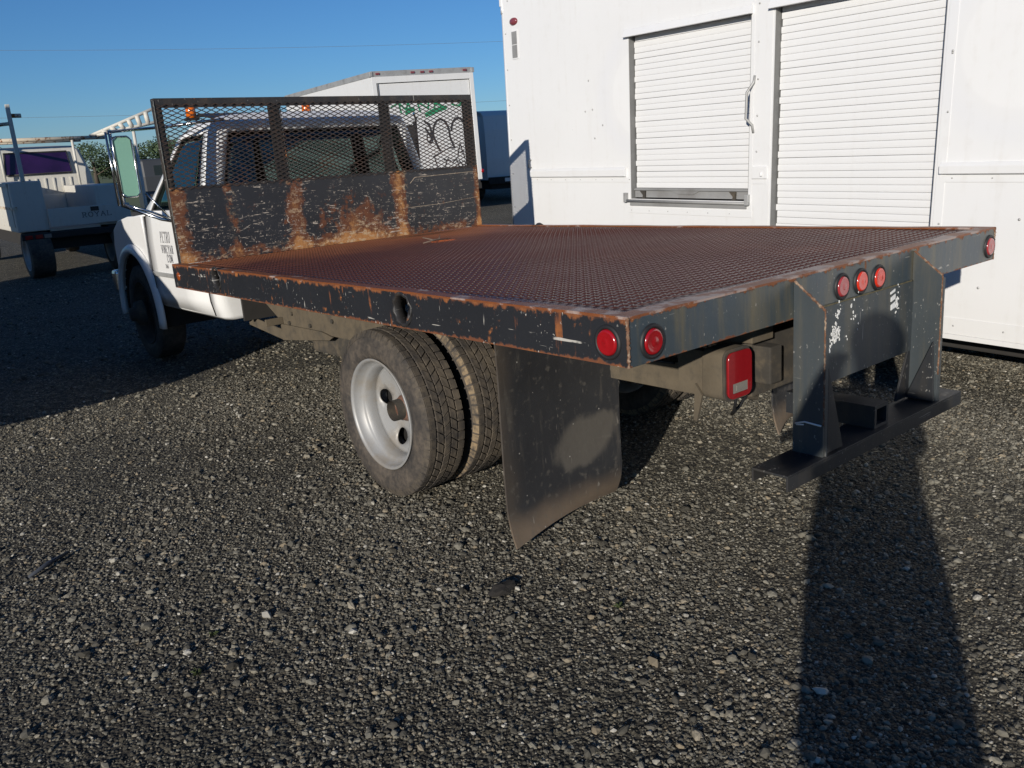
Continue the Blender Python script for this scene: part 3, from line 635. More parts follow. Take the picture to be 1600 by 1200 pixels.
# headboard
YB = BL; HT = H+.9886
hbp = G(); hbp.plate(rect(.046, BW-.004, H-.006, H+.462), [], 'y', YB, YB+.005); hb_o = hbp.out('headboard_plate', 'headboard', T)
bead([(1.80, YB-.0005, 1.475), (1.845, YB-.0005, 1.515), (2.43, YB-.0005, 1.525)], .0022, 'scraped_weld_line', 'scrape', hb_o, 60)
bead([(1.72, YB-.0005, 1.30), (2.05, YB-.0005, 1.305), (2.42, YB-.0005, 1.33)], .0016, 'scraped_weld_line', 'scrape', hb_o, 60)
hf = bpy.data.objects.new('headboard_frame', None); COL.objects.link(hf); hf.parent = T
def angle_post(x, w, dpt, y0, y1, z0, z1, name, side):
    g = G(); t = .006
    g.box(x, x+w, y0, y0+t, z0, z1)
    if side: g.box(x if side < 0 else x+w-t, x+t if side < 0 else x+w, y0+t+.0002, y0+dpt, z0, z1)
    return g.out(name, 'frame_black', hf, .0015)
angle_post(.048, .042, .058, YB+.0055, 0, H-.05, HT, 'post', -1)
angle_post(BW-.098, .094, .058, YB+.0055, 0, H-.05, HT, 'post', 1)
for x in (.766, 1.602): angle_post(x, .082, .058, YB+.0055, 0, H+.02, HT-.056, 'post', 1)
g = G(); g.box(.0905, BW-.1005, YB+.0055, YB+.0115, HT-.056, HT); g.box(.055, BW-.01, YB+.0118, YB+.060, HT-.006, HT+.0006); g.out('top_rail', 'frame_black', hf, .0015)
bead([(.046, YB+.003, H), (.046, YB+.003, HT-.01)], .004, 'weld_bead', 'steel_dark', hf, 90)
for x in (.851, 1.686): bead([(x, YB+.0035, H+.463), (x, YB+.0035, HT-.05)], .0035, 'weld_bead', 'steel_rusty', hf, 60)
# expanded metal: zigzag strands
vs = []; fs = []; lw, sw = .0610, .0268; zx0, zx1, zz0, zz1 = .052, BW-.008, H+.445, HT-.008; yk = YB-.0035
def strand(p, q, wd=.0025, th=.0024):
    p = Vector(p); q = Vector(q); d = (q-p).normalized(); nn = Vector((-d.z, 0, d.x))*wd; yv = Vector((0, th, 0))
    o = len(vs)
    for c in (p, q):
        for s1, s2 in ((-1, -1), (1, -1), (1, 1), (-1, 1)): vs.append(tuple(c+nn*s1+yv*s2))
    for k in range(4): fs.append((o+k, o+(k+1) % 4, o+4+(k+1) % 4, o+4+k))
ncol = int((zx1-zx0)/(lw/2)); nrow = int((zz1-zz0)/sw)
for r in range(nrow):
    for c in range(ncol):
        z0 = zz0+sw*r; x0 = zx0+c*lw/2; up = (c % 2 == 0)
        jit = random.uniform(-.0012, .0012)
        strand((x0, yk+jit, z0+(0 if up else sw/2)), (x0+lw/2, yk-jit, z0+(sw/2 if up else 0)))
        strand((x0, yk+jit, z0+(sw if up else sw/2)), (x0+lw/2, yk-jit, z0+(sw/2 if up else sw)))
me = bpy.data.meshes.new('expanded_mesh'); me.from_pydata(vs, [], fs); me.update(); o = link('expanded_mesh', me, 'mesh_steel', hf); o['kind'] = 'stuff'

# hitch frame behind the bed
hitch = bpy.data.objects.new('hitch_frame', None); COL.objects.link(hitch); hitch.parent = T
YD = -.118
for x in (.822, 1.667):
    g = G(); g.prism([(-.0005, .448), (YD, .448), (YD, .998), (-.0005, 1.092)], 'x', x, x+.009); po = g.out('gusset_post', 'steel_dark', hitch, .0015)
    g = G(); g.box(x+.0095, x+.030, YD, YD+.010, .448, .99); g.out('post_flange', 'steel_dark', po, .0015)
    bead([(x+.004, -.002, 1.094), (x+.004, YD-.001, 1.0)], .005, 'weld_bead', 'weld', po, 26); bead([(x+.002, YD-.001, 1.0), (x+.002, YD-.001, .60)], .0035, 'weld_bead', 'weld', po, 60)
x = .822
g = G(); g.prism([(x+.031, .493), (x+.132, .493), (x+.031, .80)], 'y', YD, YD+.009); g.out('web_brace', 'dark_step', hitch, .001)
g = G(); g.prism([(-.004, .493), (YD-.0, .493), (YD+.012, .74)], 'x', 1.640, 1.649); g.out('web_brace', 'dark_step', hitch, .001)
x = 1.667
g = G(); g.prism([(x-.003, .493), (x-.11, .493), (x-.003, .73)], 'y', -.006, .003); g.out('web_brace', 'dark_step', hitch, .001)
g = G(); g.plate(rect(.832, 1.666, .688, .974), [], 'y', -.007, -.0005); pl_ = g.out('hitch_plate', 'steel_dark', hitch)
bead([(.84, -.004, .976), (1.66, -.004, .976)], .0035, 'weld_bead', 'ochre', pl_, 60)
g = G(); g.box(.595, 1.875, -.128, .012, .478, .486); g.box(.595, 1.875, -.1285, -.121, .430, .4778); g.box(.595, 1.875, .005, .0122, .436, .4778); g.out('step_bar', 'dark_step', hitch, .0015)
g = G(); g.plate(rect(1.20, 1.300, .4875, .575), [rect(1.214, 1.286, .500, .562)], 'y', -.105, .27); g.out('receiver_tube', 'dark_step', hitch)
# torn stickers and scrapes on the plate
g = G()
for z0, z1, sk in ((.944, .962, .0), (.914, .941, .004), (.880, .911, .006)):
    g.add([(x, y, z) for y in (-.0098, -.0074) for x, z in ((1.478+sk, z0+.004), (1.512+sk, z0+.012), (1.512+sk, z1+.004), (1.478+sk, z1-.006))], [(0,1,2,3),(7,6,5,4),(0,4,5,1),(1,5,6,2),(2,6,7,3),(3,7,4,0)])
g.out('sticker_scrap', 'sticker', pl_)
def flake_patch(n, cx, cz, sx, sz, rot, seed):
    g = G(); rr = random.Random(seed)
    for _ in range(n):
        u = rr.gauss(0, sx); w = rr.gauss(0, sz); x = cx+u*math.cos(rot)-w*math.sin(rot); z = cz+u*math.sin(rot)+w*math.cos(rot)
        k = rr.randint(4, 6); a0 = rr.random()*6; rad = rr.uniform(.0015, .006); ring = [(x+rad*rr.uniform(.4, 1.)*math.cos(a0+6.283*i/k), z+rad*1.8*rr.uniform(.4, 1.)*math.sin(a0+6.283*i/k)) for i in range(k)]
        g.add([(p[0], -.0092, p[1]) for p in ring]+[(p[0], -.0072, p[1]) for p in ring], [tuple(range(k))]+[(i, (i+1) % k, k+(i+1) % k, k+i) for i in range(k)])
    o = g.out('paint_flakes', 'sticker', pl_); o['kind'] = 'stuff'
flake_patch(60, 1.075, .885, .008, .045, -.35, 1); flake_patch(26, 1.095, .855, .010, .02, -.3, 5); flake_patch(14, 1.20, .90, .02, .05, -.3, 2); flake_patch(20, 1.535, .91, .006, .03, -.1, 3)
g = G(); g.tube([(.8205, -.012, .592), (.8195, -.05, .604), (.8195, YD+.006, .600)], .0035, 5); g.tube([(.8205, -.016, .588), (.8195, -.045, .593)], .0028, 5); g.out('scrape_mark', 'sticker', hitch)

# tail lamps on their brackets
def tail_lamp(x0):
    cx = x0+.082; y = .13; g = G()
    g.prism(rrect(x0-.008, x0+.140, .690, .872, .030), 'y', y+.012, y+.10, True); b = g.out('tail_lamp', 'dusty', T, .004)
    g = G(); g.prism(rrect(x0-.010, x0+.142, .688, .874, .032), 'y', y+.002, y+.0118, True); g.out('lamp_bezel', 'dusty_dark', b, .002)
    g = G(); g.plate(rrect(x0, x0+.132, .698, .864, .026), [rect(x0+.022, x0+.110, .716, .752)], 'y', y-.010, y+.0018); g.out('red_lens', 'red_dusty', b)
    g = G(); g.plate(rect(x0+.0225, x0+.1095, .7165, .7515), [], 'y', y-.0085, y+.0015); lz = g.out('reverse_lens', 'clear_lens', b, .001)
    g = G(); g.plate(rect(x0+.042, x0+.104, .724, .744), [], 'y', y-.0105, y-.0087); g.out('lens_rib', 'clear_lens', lz, .001)
    g = G(); g.box(x0+.01, x0+.05, y+.102, y+.22, .70, .86); g.prism([(y+.105, .70), (y+.13, .60), (y+.145, .60), (y+.135, .74)], 'x', x0-.004, x0+.006); g.out('lamp_bracket', 'dusty', b)
tail_lamp(.622); tail_lamp(1.655)

# chassis
def chan(x0, x1, y0, y1, z0, z1, name, mat): g = G(); g.box(x0, x1, y0, y1, z0, z1); return g.out(name, mat, T, .003)
chan(.795, .865, .36, 6.3, .635, .752, 'frame_rail', 'dusty'); chan(1.575, 1.645, .36, 6.3, .635, .752, 'frame_rail', 'dusty')
g = G(); g.box(.868, 1.572, .20, .36, .640, .862); g.box(.868, .94, .12, .198, .70, .84); g.out('rear_crossmember', 'dusty_dark', T, .006)
g = G(); g.box(.80, .93, .15, .335, .862, .93); g.out('bed_mount', 'dusty', T, .004)
for y in (1.1, 2.6, 3.6, 4.8): chan(.867, 1.573, y, y+.08, .65, .74, 'crossmember', 'dusty_dark')
g = G(); g.lathe([(-.98, .05), (-.25, .06), (-.2, .15), (-.1, .19), (.1, .19), (.2, .15), (.25, .06), (.98, .05)], 'x', (1.22, 1.771, .46), 20); g.out('rear_axle', 'dusty_dark', T)
for x in (.80, 1.60):
    g = G()
    for k in range(4): g.box(x-.005, x+.065, 1.771-.62+.1*k, 1.771+.62-.1*k, .56-.013*k, .571-.013*k)
    g.out('leaf_spring', 'dusty_dark', T)
g = G(); g.tube([(1.22, 1.95, .46), (1.22, 4.7, .60)], .045, 12); g.out('drive_shaft', 'dusty_dark', T)
g = G(); g.tube([(.83, .25, .655), (.99, .27, .60), (1.04, .30, .615)], .014, 6); g.out('spring_hanger', 'dusty', T, .004)
for k, (z, dy) in enumerate(((.77, 0.), (.785, .05))): G().tube([(.785, .5+dy, z-.02), (.782, 1.2, z-.035), (.783, 2.1, z-.01), (.78, 3.3, z-.03)], .007, 6).out('brake_line', 'black', T)
G().tube([(.90, .22, .68), (.86, .25, .60), (.80, .24, .585), (.76, .20, .62), (.72, .16, .70)], .006, 6).out('lamp_wire', 'black', T)
for y, z in ((2.3, .735), (2.55, .67), (2.9, .735), (3.2, .68), (3.45, .735), (3.5, .67)): G().lathe([(-.0, .014), (-.012, .014), (-.012, .0)], 'x', (.5598, y, z), 6, False).out('frame_bolt', 'dusty_dark', T)
# side step frame between the cab and the rear wheels: outer rail, corner, floor, sloping arm
g = G(); g.box(.560, .572, 2.05, 3.62, .640, .770); g.box(.44, .5598, 3.60, 3.62, .655, .70); st = g.out('side_frame_plate', 'dusty', T, .004)
g = G(); g.prism([(.05, .655), (.02, .70), (.0, .74), (.0, .655)], 'y', 0, .01)
g = G(); g.prism([(3.62, .545), (3.62, .655), (3.05, .66), (2.90, .638), (2.95, .615)], 'x', .545, .558); g.prism([(3.62, .55), (4.15, .60), (4.15, .665), (3.62, .62)], 'x', .545, .556); g.out('mounting_plate', 'dusty', T, .003)
g = G(); g.prism([(3.62, .63), (3.66, .66), (4.02, .835), (4.02, .86), (3.62, .80)], 'x', .574, .580); g.out('sloping_arm', 'dusty', T)
g = G(); g.box(.60, .79, 2.3, 3.3, .50, .72); g.out('fuel_tank', 'dusty_dark', T, .02)

# mud flaps: rubber sheets with a rolled lower edge
def mud_flap(x0, name, wf=.655):
    g = G(); nu, nv = 22, 44; vs = []; fs = []
    for j in range(nv+1):
        v = j/nv; z = .955-v*.87
        for i in range(nu+1):
            u = i/nu; y = .862+.022*math.sin(v*2.4+.4)*math.sin(u*3.1) - .012*v
            k = max(0., (v-.80)/.20); y -= k*k*(.035*(1-u)-.05*u); zz = z + k*k*(.020*math.sin(u*PI)+.012*u) - .012*(1-u)*v
            vs.append((x0+u*wf+.006*math.sin(v*5+1), y, zz))
    n1 = len(vs)
    for j in range(nv):
        for i in range(nu): fs.append((j*(nu+1)+i, (j+1)*(nu+1)+i, (j+1)*(nu+1)+i+1, j*(nu+1)+i+1))
    me = bpy.data.meshes.new(name); me.from_pydata(vs, [], fs); me.update()
    o = link(name, me, 'flap', T); md = o.modifiers.new('thickness', 'SOLIDIFY'); md.thickness = .008; md.offset = 0
    g = G(); g.box(x0+.01, x0+wf-.02, .875, .90, .93, .962); g.out('flap_hanger', 'steel_rusty', o)
mud_flap(.180, 'mud_flap'); mud_flap(BW-.18-.28, 'mud_flap', .28)

# wheels of the flatbed (upright on the ground: world height .405)
RW = 1.7712; zr = .4601; yf_, zf_ = 5.8092, .5866
make_wheel('wheel', parent=T, loc=(.2755, RW, zr)); make_wheel('wheel', parent=T, loc=(.5455, RW, zr), dish=-1, flip=False, inner=True, simple=True)
make_wheel('wheel', parent=T, loc=(BW-.2755, RW, zr), flip=True); make_wheel('wheel', parent=T, loc=(BW-.5455, RW, zr), dish=-1, flip=True, inner=True, simple=True)
make_wheel('wheel', parent=T, loc=(.415, yf_, zf_), dish=-1, simple=True, tread=False, paint='dusty_dark'); make_wheel('wheel', parent=T, loc=(BW-.415, yf_, zf_), dish=-1, flip=True, simple=True, tread=False, paint='dusty_dark')  # front rims darkened: deep shade of the arches put into their colour

# ---- cab: rings lofted upwards, with real openings for the glass
CX = 1.228
LV = [(.675, .872), (.70, .898), (.80, .918), (.98, .925), (1.18, .924), (1.36, .912), (1.42, .902), (1.55, .868), (1.70, .828), (1.84, .790), (1.915, .765), (1.965, .735), (2.000, .680), (2.022, .585), (2.034, .40)]
def hw(z): return float(np.interp(z, [a for a, b in LV], [b for a, b in LV]))
YR0 = 4.02
def yr(z): return YR0 + (.0 if z < 1.42 else .05*(z-1.42)/.5) + (0 if z < 1.965 else (z-1.965)*2.2)
def yfr(z): return 5.42 if z <= 1.42 else 5.36-(z-1.42)*1.18 - (0 if z < 1.93 else (z-1.93)*1.9)
def ya(z): return yr(z)+.135                                 # side glass, rear edge
def yb(z): return yfr(z)-.17 if z > 1.42 else 5.16           # side glass, front edge
def yc(z): return yb(z)+.075 if z > 1.42 else 5.30           # front edge of the door
RAD = .066
def ring(z, grow=0.):
    h_ = hw(z)+grow; a = yr(z)-grow; b = yfr(z); rr = min(RAD, h_*.4); P = []; tg = []
    wv = h_-.112
    for x in (-(h_-rr), -wv, -wv*.5, 0, wv*.5, wv, h_-rr): P.append((CX+x, a)); 
    for k in range(1, 6): t = R(-90+k*18); P.append((CX+h_-rr+rr*math.cos(t), a+rr+rr*math.sin(t)))          # right rear corner
    for y in (ya(z), (ya(z)+yb(z))/2, yb(z), yc(z), b-.10): P.append((CX+h_, y))
    for k in range(1, 4): t = R(k*30); P.append((CX+h_-.10+.10*math.cos(t), b-.10+.10*math.sin(t)*1.))
    for x in (h_-.14, h_*.33, -h_*.33, -(h_-.14)): P.append((CX+x, b))
    for k in range(0, 3): t = R(90+k*30); P.append((CX-h_+.10+.10*math.cos(t), b-.10+.10*math.sin(t)))
    for y in (b-.10, yc(z), yb(z), (ya(z)+yb(z))/2, ya(z)): P.append((CX-h_, y))
    for k in range(0, 5): t = R(180+k*18); P.append((CX-h_+rr+rr*math.cos(t), a+rr+rr*math.sin(t)))
    return P
ZS = [.675, .70, .80, .98, 1.18, 1.36, 1.42, 1.55, 1.70, 1.84, 1.905, 1.94, 1.965, 1.985, 2.000, 2.012, 2.022, 2.029, 2.034]
RG = [ring(z) for z in ZS]; NP = len(RG[0])
iW0, iW1 = ZS.index(1.42), ZS.index(1.905)
# column index: 0..5 rear edge, right corner 6..11, right side 11.., etc.
rear_cols = (1, 2, 3, 4); rs0 = 12; right_cols = (12, 13); fr0 = rs0+5+3; ls0 = NP-10
def colname(j): return j
left_cols = (ls0+2, ls0+3); door_left = (ls0+1, ls0+2, ls0+3); door_right = (12, 13, 14); wind_cols = (fr0, fr0+1, fr0+2)
cabg = G(); dl = G(); dr = G()
vs = [(p[0], p[1], z) for z, rg in zip(ZS, RG) for p in rg]
cf = []; dlf = []; drf = []
for i in range(len(ZS)-1):
    for j in range(NP):
        q = (i*NP+j, i*NP+(j+1) % NP, (i+1)*NP+(j+1) % NP, (i+1)*NP+j)
        if iW0 <= i < iW1 and (j in rear_cols or j in left_cols or j in right_cols or j in wind_cols): continue
        if 1 <= i < iW1+1 and j in door_left: dlf.append(q); continue
        if 1 <= i < iW1+1 and j in door_right: drf.append(q); continue
        cf.append(q)
cf.append(tuple(range((len(ZS)-1)*NP, len(ZS)*NP)))
cabg.add(vs, cf, True)
def solid(o, t, off=-1): md = o.modifiers.new('thickness', 'SOLIDIFY'); md.thickness = t; md.offset = off; return o
cab = solid(cabg.out('cab', 'white', T, recalc=True), .008, 0)
def shift(vs, dx): return [(x+dx, y, z) for x, y, z in vs]
doorL = solid(G().add(shift(vs, -.004), dlf, True).out('door', 'white', T), .008, 0)
doorR = solid(G().add(shift(vs, .004), drf, True).out('door', 'white', T), .008, 0)
# clean out unused vertices
for o in (cab, doorL, doorR):
    bm = bmesh.new(); bm.from_mesh(o.data); bmesh.ops.delete(bm, geom=[v for v in bm.verts if not v.link_faces], context='VERTS'); bm.to_mesh(o.data); bm.free()
# rubber seam round the driver's door, glass, gaskets
def quad_grid(fn, n, m): return [fn(i/n, j/m) for j in range(m+1) for i in range(n+1)], [(j*(n+1)+i, j*(n+1)+i+1, (j+1)*(n+1)+i+1, (j+1)*(n+1)+i) for j in range(m) for i in range(n)]
ZW0, ZW1 = 1.42, 1.905
def pane(fn, name, parent, mat='glass'):
    a, b = quad_grid(fn, 6, 6); o = G().add(a, b, True).out(name, mat, parent, recalc=False); solid(o, .005, 0)
    loop = [fn(t, 0) for t in np.linspace(0, 1, 7)] + [fn(1, t) for t in np.linspace(0, 1, 7)[1:]] + [fn(1-t, 1) for t in np.linspace(0, 1, 7)[1:]] + [fn(0, 1-t) for t in np.linspace(0, 1, 7)[1:]]
    G().tube(loop, .011, 6, False).out('window_seal', 'gasket', o); return o
L_ = lambda a, b, t: a+(b-a)*t
def zz(v): return L_(ZW0, ZW1, v)
pane(lambda u, v: (CX+L_(-(hw(zz(v))-.112), hw(zz(v))-.112, u), yr(zz(v))+.006, zz(v)), 'rear_window', cab)
pane(lambda u, v: (CX-hw(zz(v))+.006, L_(yb(zz(v)), ya(zz(v)), u), zz(v)), 'door_window', doorL)
pane(lambda u, v: (CX+hw(zz(v))-.006, L_(ya(zz(v)), yb(zz(v)), u), zz(v)), 'door_window', doorR)
pane(lambda u, v: (CX+L_(hw(zz(v))-.14, -(hw(zz(v))-.14), u), yfr(zz(v))-.006, zz(v)), 'windshield', cab)
for sg, dd in ((-1, doorL), (1, doorR)):
    X0 = lambda z, k=.0088: CX+sg*(hw(z)+k)
    seam = [(X0(z), ya(z), z) for z in (.70, .8, .98, 1.18, 1.36, 1.42)]
    G().tube(seam, .0035, 5).out('door_seam', 'gasket', dd)
    G().tube([(X0(z), yc(z), z) for z in (.70, .8, .98, 1.18, 1.36, 1.42)], .0035, 5).out('door_seam', 'gasket', dd)
    g = G(); g.box(*sorted((X0(1.2, .0085), X0(1.2, .026))), ya(1.2)+.06, ya(1.2)+.24, 1.24, 1.285); g.out('door_handle', 'black', dd, .006)
    g = G(); g.box(*sorted((X0(.95, .0085), X0(.95, .020))), 4.17, 5.29, .928, .962); g.out('body_moulding', 'grey_trim', dd, .004)
X0 = lambda z: CX-hw(z)-.0065
# door lettering
lettering('PETRO', .036, .078, .009, .0056, lambda u, v, h: (CX-(hw(1.2+v*1.0)+.0098+h*.6), 4.995-u, 1.19+v), 'ink', 'door_lettering', doorL)
lettering('VINEYAR', .034, .058, .008, .0046, lambda u, v, h: (CX-(hw(1.11)+.0098+h*.6), 5.0-u, 1.112+v), 'ink', 'door_lettering', doorL)
lettering('.COM', .036, .058, .008, .0046, lambda u, v, h: (CX-(hw(1.05)+.0098+h*.6), 4.925-u, 1.045+v), 'ink', 'door_lettering', doorL)
lettering('265', .018, .026, .006, .004, lambda u, v, h: (CX-(hw(1.0)+.0098+h*.6), 4.965-u, 1.0+v), 'ink', 'door_lettering', doorL)
# interior
g = G(); g.box(CX-.72, CX+.72, 4.22, 4.72, .80, 1.05); g.prism([(4.14, 1.0), (4.36, 1.0), (4.26, 1.52), (4.17, 1.52)], 'x', CX-.72, CX+.72); seat = g.out('bench_seat', 'interior', cab, .03)
for x in (CX-.40, CX+.40): g = G(); g.prism(rrect(x-.13, x+.13, 1.54, 1.70, .04), 'y', 4.20, 4.29); g.out('headrest', 'interior', cab, .02)
g = G(); g.prism([(4.98, 1.05), (5.38, 1.05), (5.38, 1.38), (5.10, 1.38)], 'x', CX-.80, CX+.80); g.out('dashboard', 'interior', cab, .03)
g = G(); ro = [(CX-.42+.19*math.cos(t), 4.92+.08*math.sin(t), 1.36+.17*math.sin(t)) for t in np.linspace(0, 2*PI, 25)]; g.tube(ro, .014, 6, False); g.out('steering_wheel', 'black', cab)
g = G(); g.box(CX-.86, CX+.86, 4.08, 5.36, .69, .72); g.out('cab_floor', 'interior', cab)
g = G(); g.box(.455, 2.0, 3.992, 4.014, .655, .93); g.out('dark_gap_panel', 'dark', T)  # dark sheet in place of the shaded opening below the cab's rear
# front clip: fenders with arches, hood, nose
AC = (yf_, .60); AR = .49
prof = [(5.425, .70), (5.425, 1.40), (5.8, 1.405), (6.3, 1.37), (6.62, 1.30), (6.72, 1.15), (6.72, .72), (AC[0]+AR, .72)] + [(AC[0]+AR*math.cos(t), AC[1]+AR*math.sin(t)) for t in np.linspace(math.asin(.12/AR), PI-math.asin(.12/AR), 20)] + [(AC[0]-AR, .72)]
prof = prof[:7]+prof[8:-1]
for sg in (-1, 1):
    g = G(); xo = CX+sg*.918; xi = CX+sg*.895
    pr = [(5.425, .70), (5.425, 1.385), (5.8, 1.38), (6.1, 1.345), (6.27, 1.27), (6.335, 1.14), (6.345, .75)] + [(AC[0]+AR*math.cos(t), AC[1]+AR*math.sin(t)) for t in np.linspace(.31, PI-.25, 22)]
    pr = [p for p in pr]; g.plate(pr, [], 'x', min(xo, xi), max(xo, xi)); fe = g.out('fender', 'white', T, .006)
    fl = G(); ts = np.linspace(-.12, PI+.18, 30); vs = []; fs = []
    sec = [(.012, -.002), (.012, -.016), (.004, -.036), (-.012, -.042), (-.050, -.030), (-.062, -.012), (-.065, .0)]
    for t in ts:
        for (dr_, dx_) in sec:
            rr = AR+.012-dr_*-1 if False else AR-.02-dr_*-1.0; rr = AR+.004+ -dr_
            vs.append((xo+sg*(-dx_)*1.0, AC[0]+rr*math.cos(t)*1.0, AC[1]+rr*math.sin(t)))
    k = len(sec)
    for i in range(len(ts)-1):
        for j in range(k-1): fs.append((i*k+j, i*k+j+1, (i+1)*k+j+1, (i+1)*k+j))
    o = G().add(vs, fs, True).out('wheel_flare', 'white', fe); solid(o, .004, 0)
    # liner
    lt = np.linspace(-.2, PI+.2, 20); lv = []
    for t in lt: lv += [(xo-sg*.01, AC[0]+AR*math.cos(t), AC[1]+AR*math.sin(t)), (xo-sg*.42, AC[0]+AR*math.cos(t), AC[1]+AR*math.sin(t))]
    G().add(lv, [(2*i, 2*i+1, 2*i+3, 2*i+2) for i in range(len(lt)-1)], True).out('wheel_well', 'dark', fe)
g = G(); hp = [(5.40, 1.385), (5.40, 1.425), (5.7, 1.415), (6.05, 1.375), (6.27, 1.31), (6.34, 1.20)]
vs = []; fs = []; nx = 12
for (y, z) in hp[1:]:
    for i in range(nx+1): u = -1+2*i/nx; vs.append((CX+u*.905, y, z-.035*abs(u)**3))
for j in range(len(hp)-2):
    for i in range(nx): fs.append((j*(nx+1)+i, j*(nx+1)+i+1, (j+1)*(nx+1)+i+1, (j+1)*(nx+1)+i))
hood = solid(G().add(vs, fs, True).out('hood', 'white', T), .01)
g = G(); g.box(CX-.89, CX+.89, 6.30, 6.36, .98, 1.20); g.out('grille', 'grey_trim', T, .02)
g = G(); g.box(CX-.95, CX+.95, 6.36, 6.50, .72, .92); g.out('front_bumper', 'chrome', T, .03)
for x in (CX-.74, CX+.74): g = G(); g.box(x-.12, x+.12, 6.362, 6.376, 1.0, 1.16); g.out('headlight', 'clear_lens', T, .005)
g = G(); g.box(CX-.86, CX+.86, 5.43, 6.30, .70, 1.25); g.out('engine_bay', 'dark', T, .02)
# front hub extension
for x, s_ in ((.30, -1), (BW-.30, 1)): g = G(); g.lathe([(0, .11), (s_*.05, .10), (s_*.06, .06), (s_*.10, .055), (s_*.11, .0)], 'x', (x, yf_, zf_), 20); g.out('front_hub', 'dusty_dark', T)  # hub colour darkened to carry the arch shade
g = G(); g.box(.5, 1.94, yf_-.04, yf_+.04, zf_-.05, zf_+.04); g.out('front_axle', 'dark', T, .01)
# cab roof lamps on a low black bar
g = G(); g.prism([(4.72, 2.022), (4.74, 2.040), (5.15, 2.115), (5.22, 2.100), (5.20, 2.092), (5.14, 2.100)], 'x', CX-.44, CX+.44); bar = g.out('sun_visor', 'black', cab, .003)
for x in (CX-.30, CX+.30): g = G(); g.prism([(4.78, 2.0), (4.80, 2.0), (5.02, 2.09), (5.0, 2.095)], 'x', x-.012, x+.012); g.out('visor_bracket', 'black', bar)
for x in (CX-.485, CX+.485): g = G(); g.lathe([(2.085, .0), (2.085, .040), (2.165, .036), (2.18, .02), (2.182, 0)], 'z', (x, 5.17, 0), 14); g.out('amber_beacon', 'amber', bar); g = G(); g.box(x-.05, x+.05, 5.14, 5.20, 2.068, 2.0845); g.out('beacon_base', 'black', bar)
for x in (CX-.16, CX, CX+.16): g = G(); g.prism(rrect(x-.045, x+.045, 2.03, 2.062, .012), 'y', 4.86, 4.92); g.out('clearance_lamp', 'amber', cab, .006)
# mirrors with tube arms
def mirror(sg):
    mx = lambda x: x if sg < 0 else 2*CX-x
    y = 4.67; x0, x1, z0, z1 = -.004, .124, 1.532, 1.942
    a, b = sorted((mx(x0), mx(x1)))
    g = G(); g.prism(rrect(a, b, z0, z1, .03), 'y', y, y+.05, True); ms = g.out('side_mirror', 'black', T, .008)
    g = G(); g.prism(rrect(a+.010, b-.010, z0+.010, z1-.010, .022), 'y', y-.003, y-.0004); g.out('mirror_glass', 'mirror' if sg < 0 else 'black', ms)
    g = G(); g.tube([(a+.004, y-.004, z0+.03), (a+.0, y-.006, z1-.03), (a+.03, y-.006, z1-.004), (b-.03, y-.006, z1-.004), (b-.003, y-.006, z1-.03), (b-.003, y-.006, z0+.03), (b-.03, y-.006, z0+.003), (a+.03, y-.006, z0+.003), (a+.004, y-.004, z0+.03)], .006, 6); g.out('mirror_trim', 'chrome' if sg < 0 else 'black', ms)
    ox = mx(-.002); 
    G().tube([(ox, y+.02, z0-.06), (ox, y+.02, z1+.04)], .012, 8).out('mirror_tube', 'chrome' if sg < 0 else 'black', ms)
    G().tube([(mx(-.026), y+.03, z0-.05), (mx(-.026), y+.03, z1+.03)], .008, 8).out('mirror_tube', 'chrome' if sg < 0 else 'black', ms)
    G().tube([(ox, y+.02, z1+.03), (mx(.22), y-.35, 1.965), (mx(CX-hw(1.95)+.02), y-.75, 1.975)], .010, 8).out('upper_arm', 'chrome', ms)
    G().tube([(ox, y+.02, z0-.05), (mx(.20), y-.10, 1.37), (mx(CX-hw(1.35)+.0), y-.16, 1.335)], .012, 8).out('lower_arm', 'chrome', ms)
    G().tube([(ox, y+.03, z0-.04), (mx(.18), y+.0, 1.42), (mx(CX-hw(1.35)), y-.10, 1.335)], .008, 8).out('lower_arm', 'chrome', ms)
    G().tube([(mx(.16), y+.02, z0+.02), (mx(CX-hw(1.35)), y-.02, 1.34)], .008, 8).out('lower_arm', 'chrome', ms)
    g = G(); xx = mx(CX-hw(1.34)-.02); g.box(min(xx, xx+.03*sg*-1), max(xx, xx+.03*sg*-1), y-.24, y-.03, 1.315, 1.355); g.out('mirror_bracket', 'chrome', ms, .008)
mirror(-1); mirror(1)
# antenna-thin bright trim on the A pillar seam
G().tube([(CX-hw(z)-.006, yb(z)+.004, z) for z in (1.42, 1.55, 1.7, 1.84, 1.90)], .005, 5).out('pillar_trim', 'grey_trim', doorL)

# ------------------------------------------------------------------ big white box truck beside the flatbed (local: x along its side towards the camera, y into the truck)
TH = -1.625
B = thing('box_truck', 'large white food truck with two closed roll shutters in its side', 'truck', (3.3076, 0, 0), (0, 0, TH))
S0, S1, Z0, Z1 = -4.80, 2.6, .345, 2.96; DEP = 2.35
win = rect(-3.188, -2.020, 1.112, 2.345); dor = rect(-1.832, -.706, .56, 2.352)
g = G(); g.plate(rect(S0, S1, Z0, Z1-.10), [win, dor], 'y', 0, .03); wall_side = g.out('side_wall', 'white_box', B)
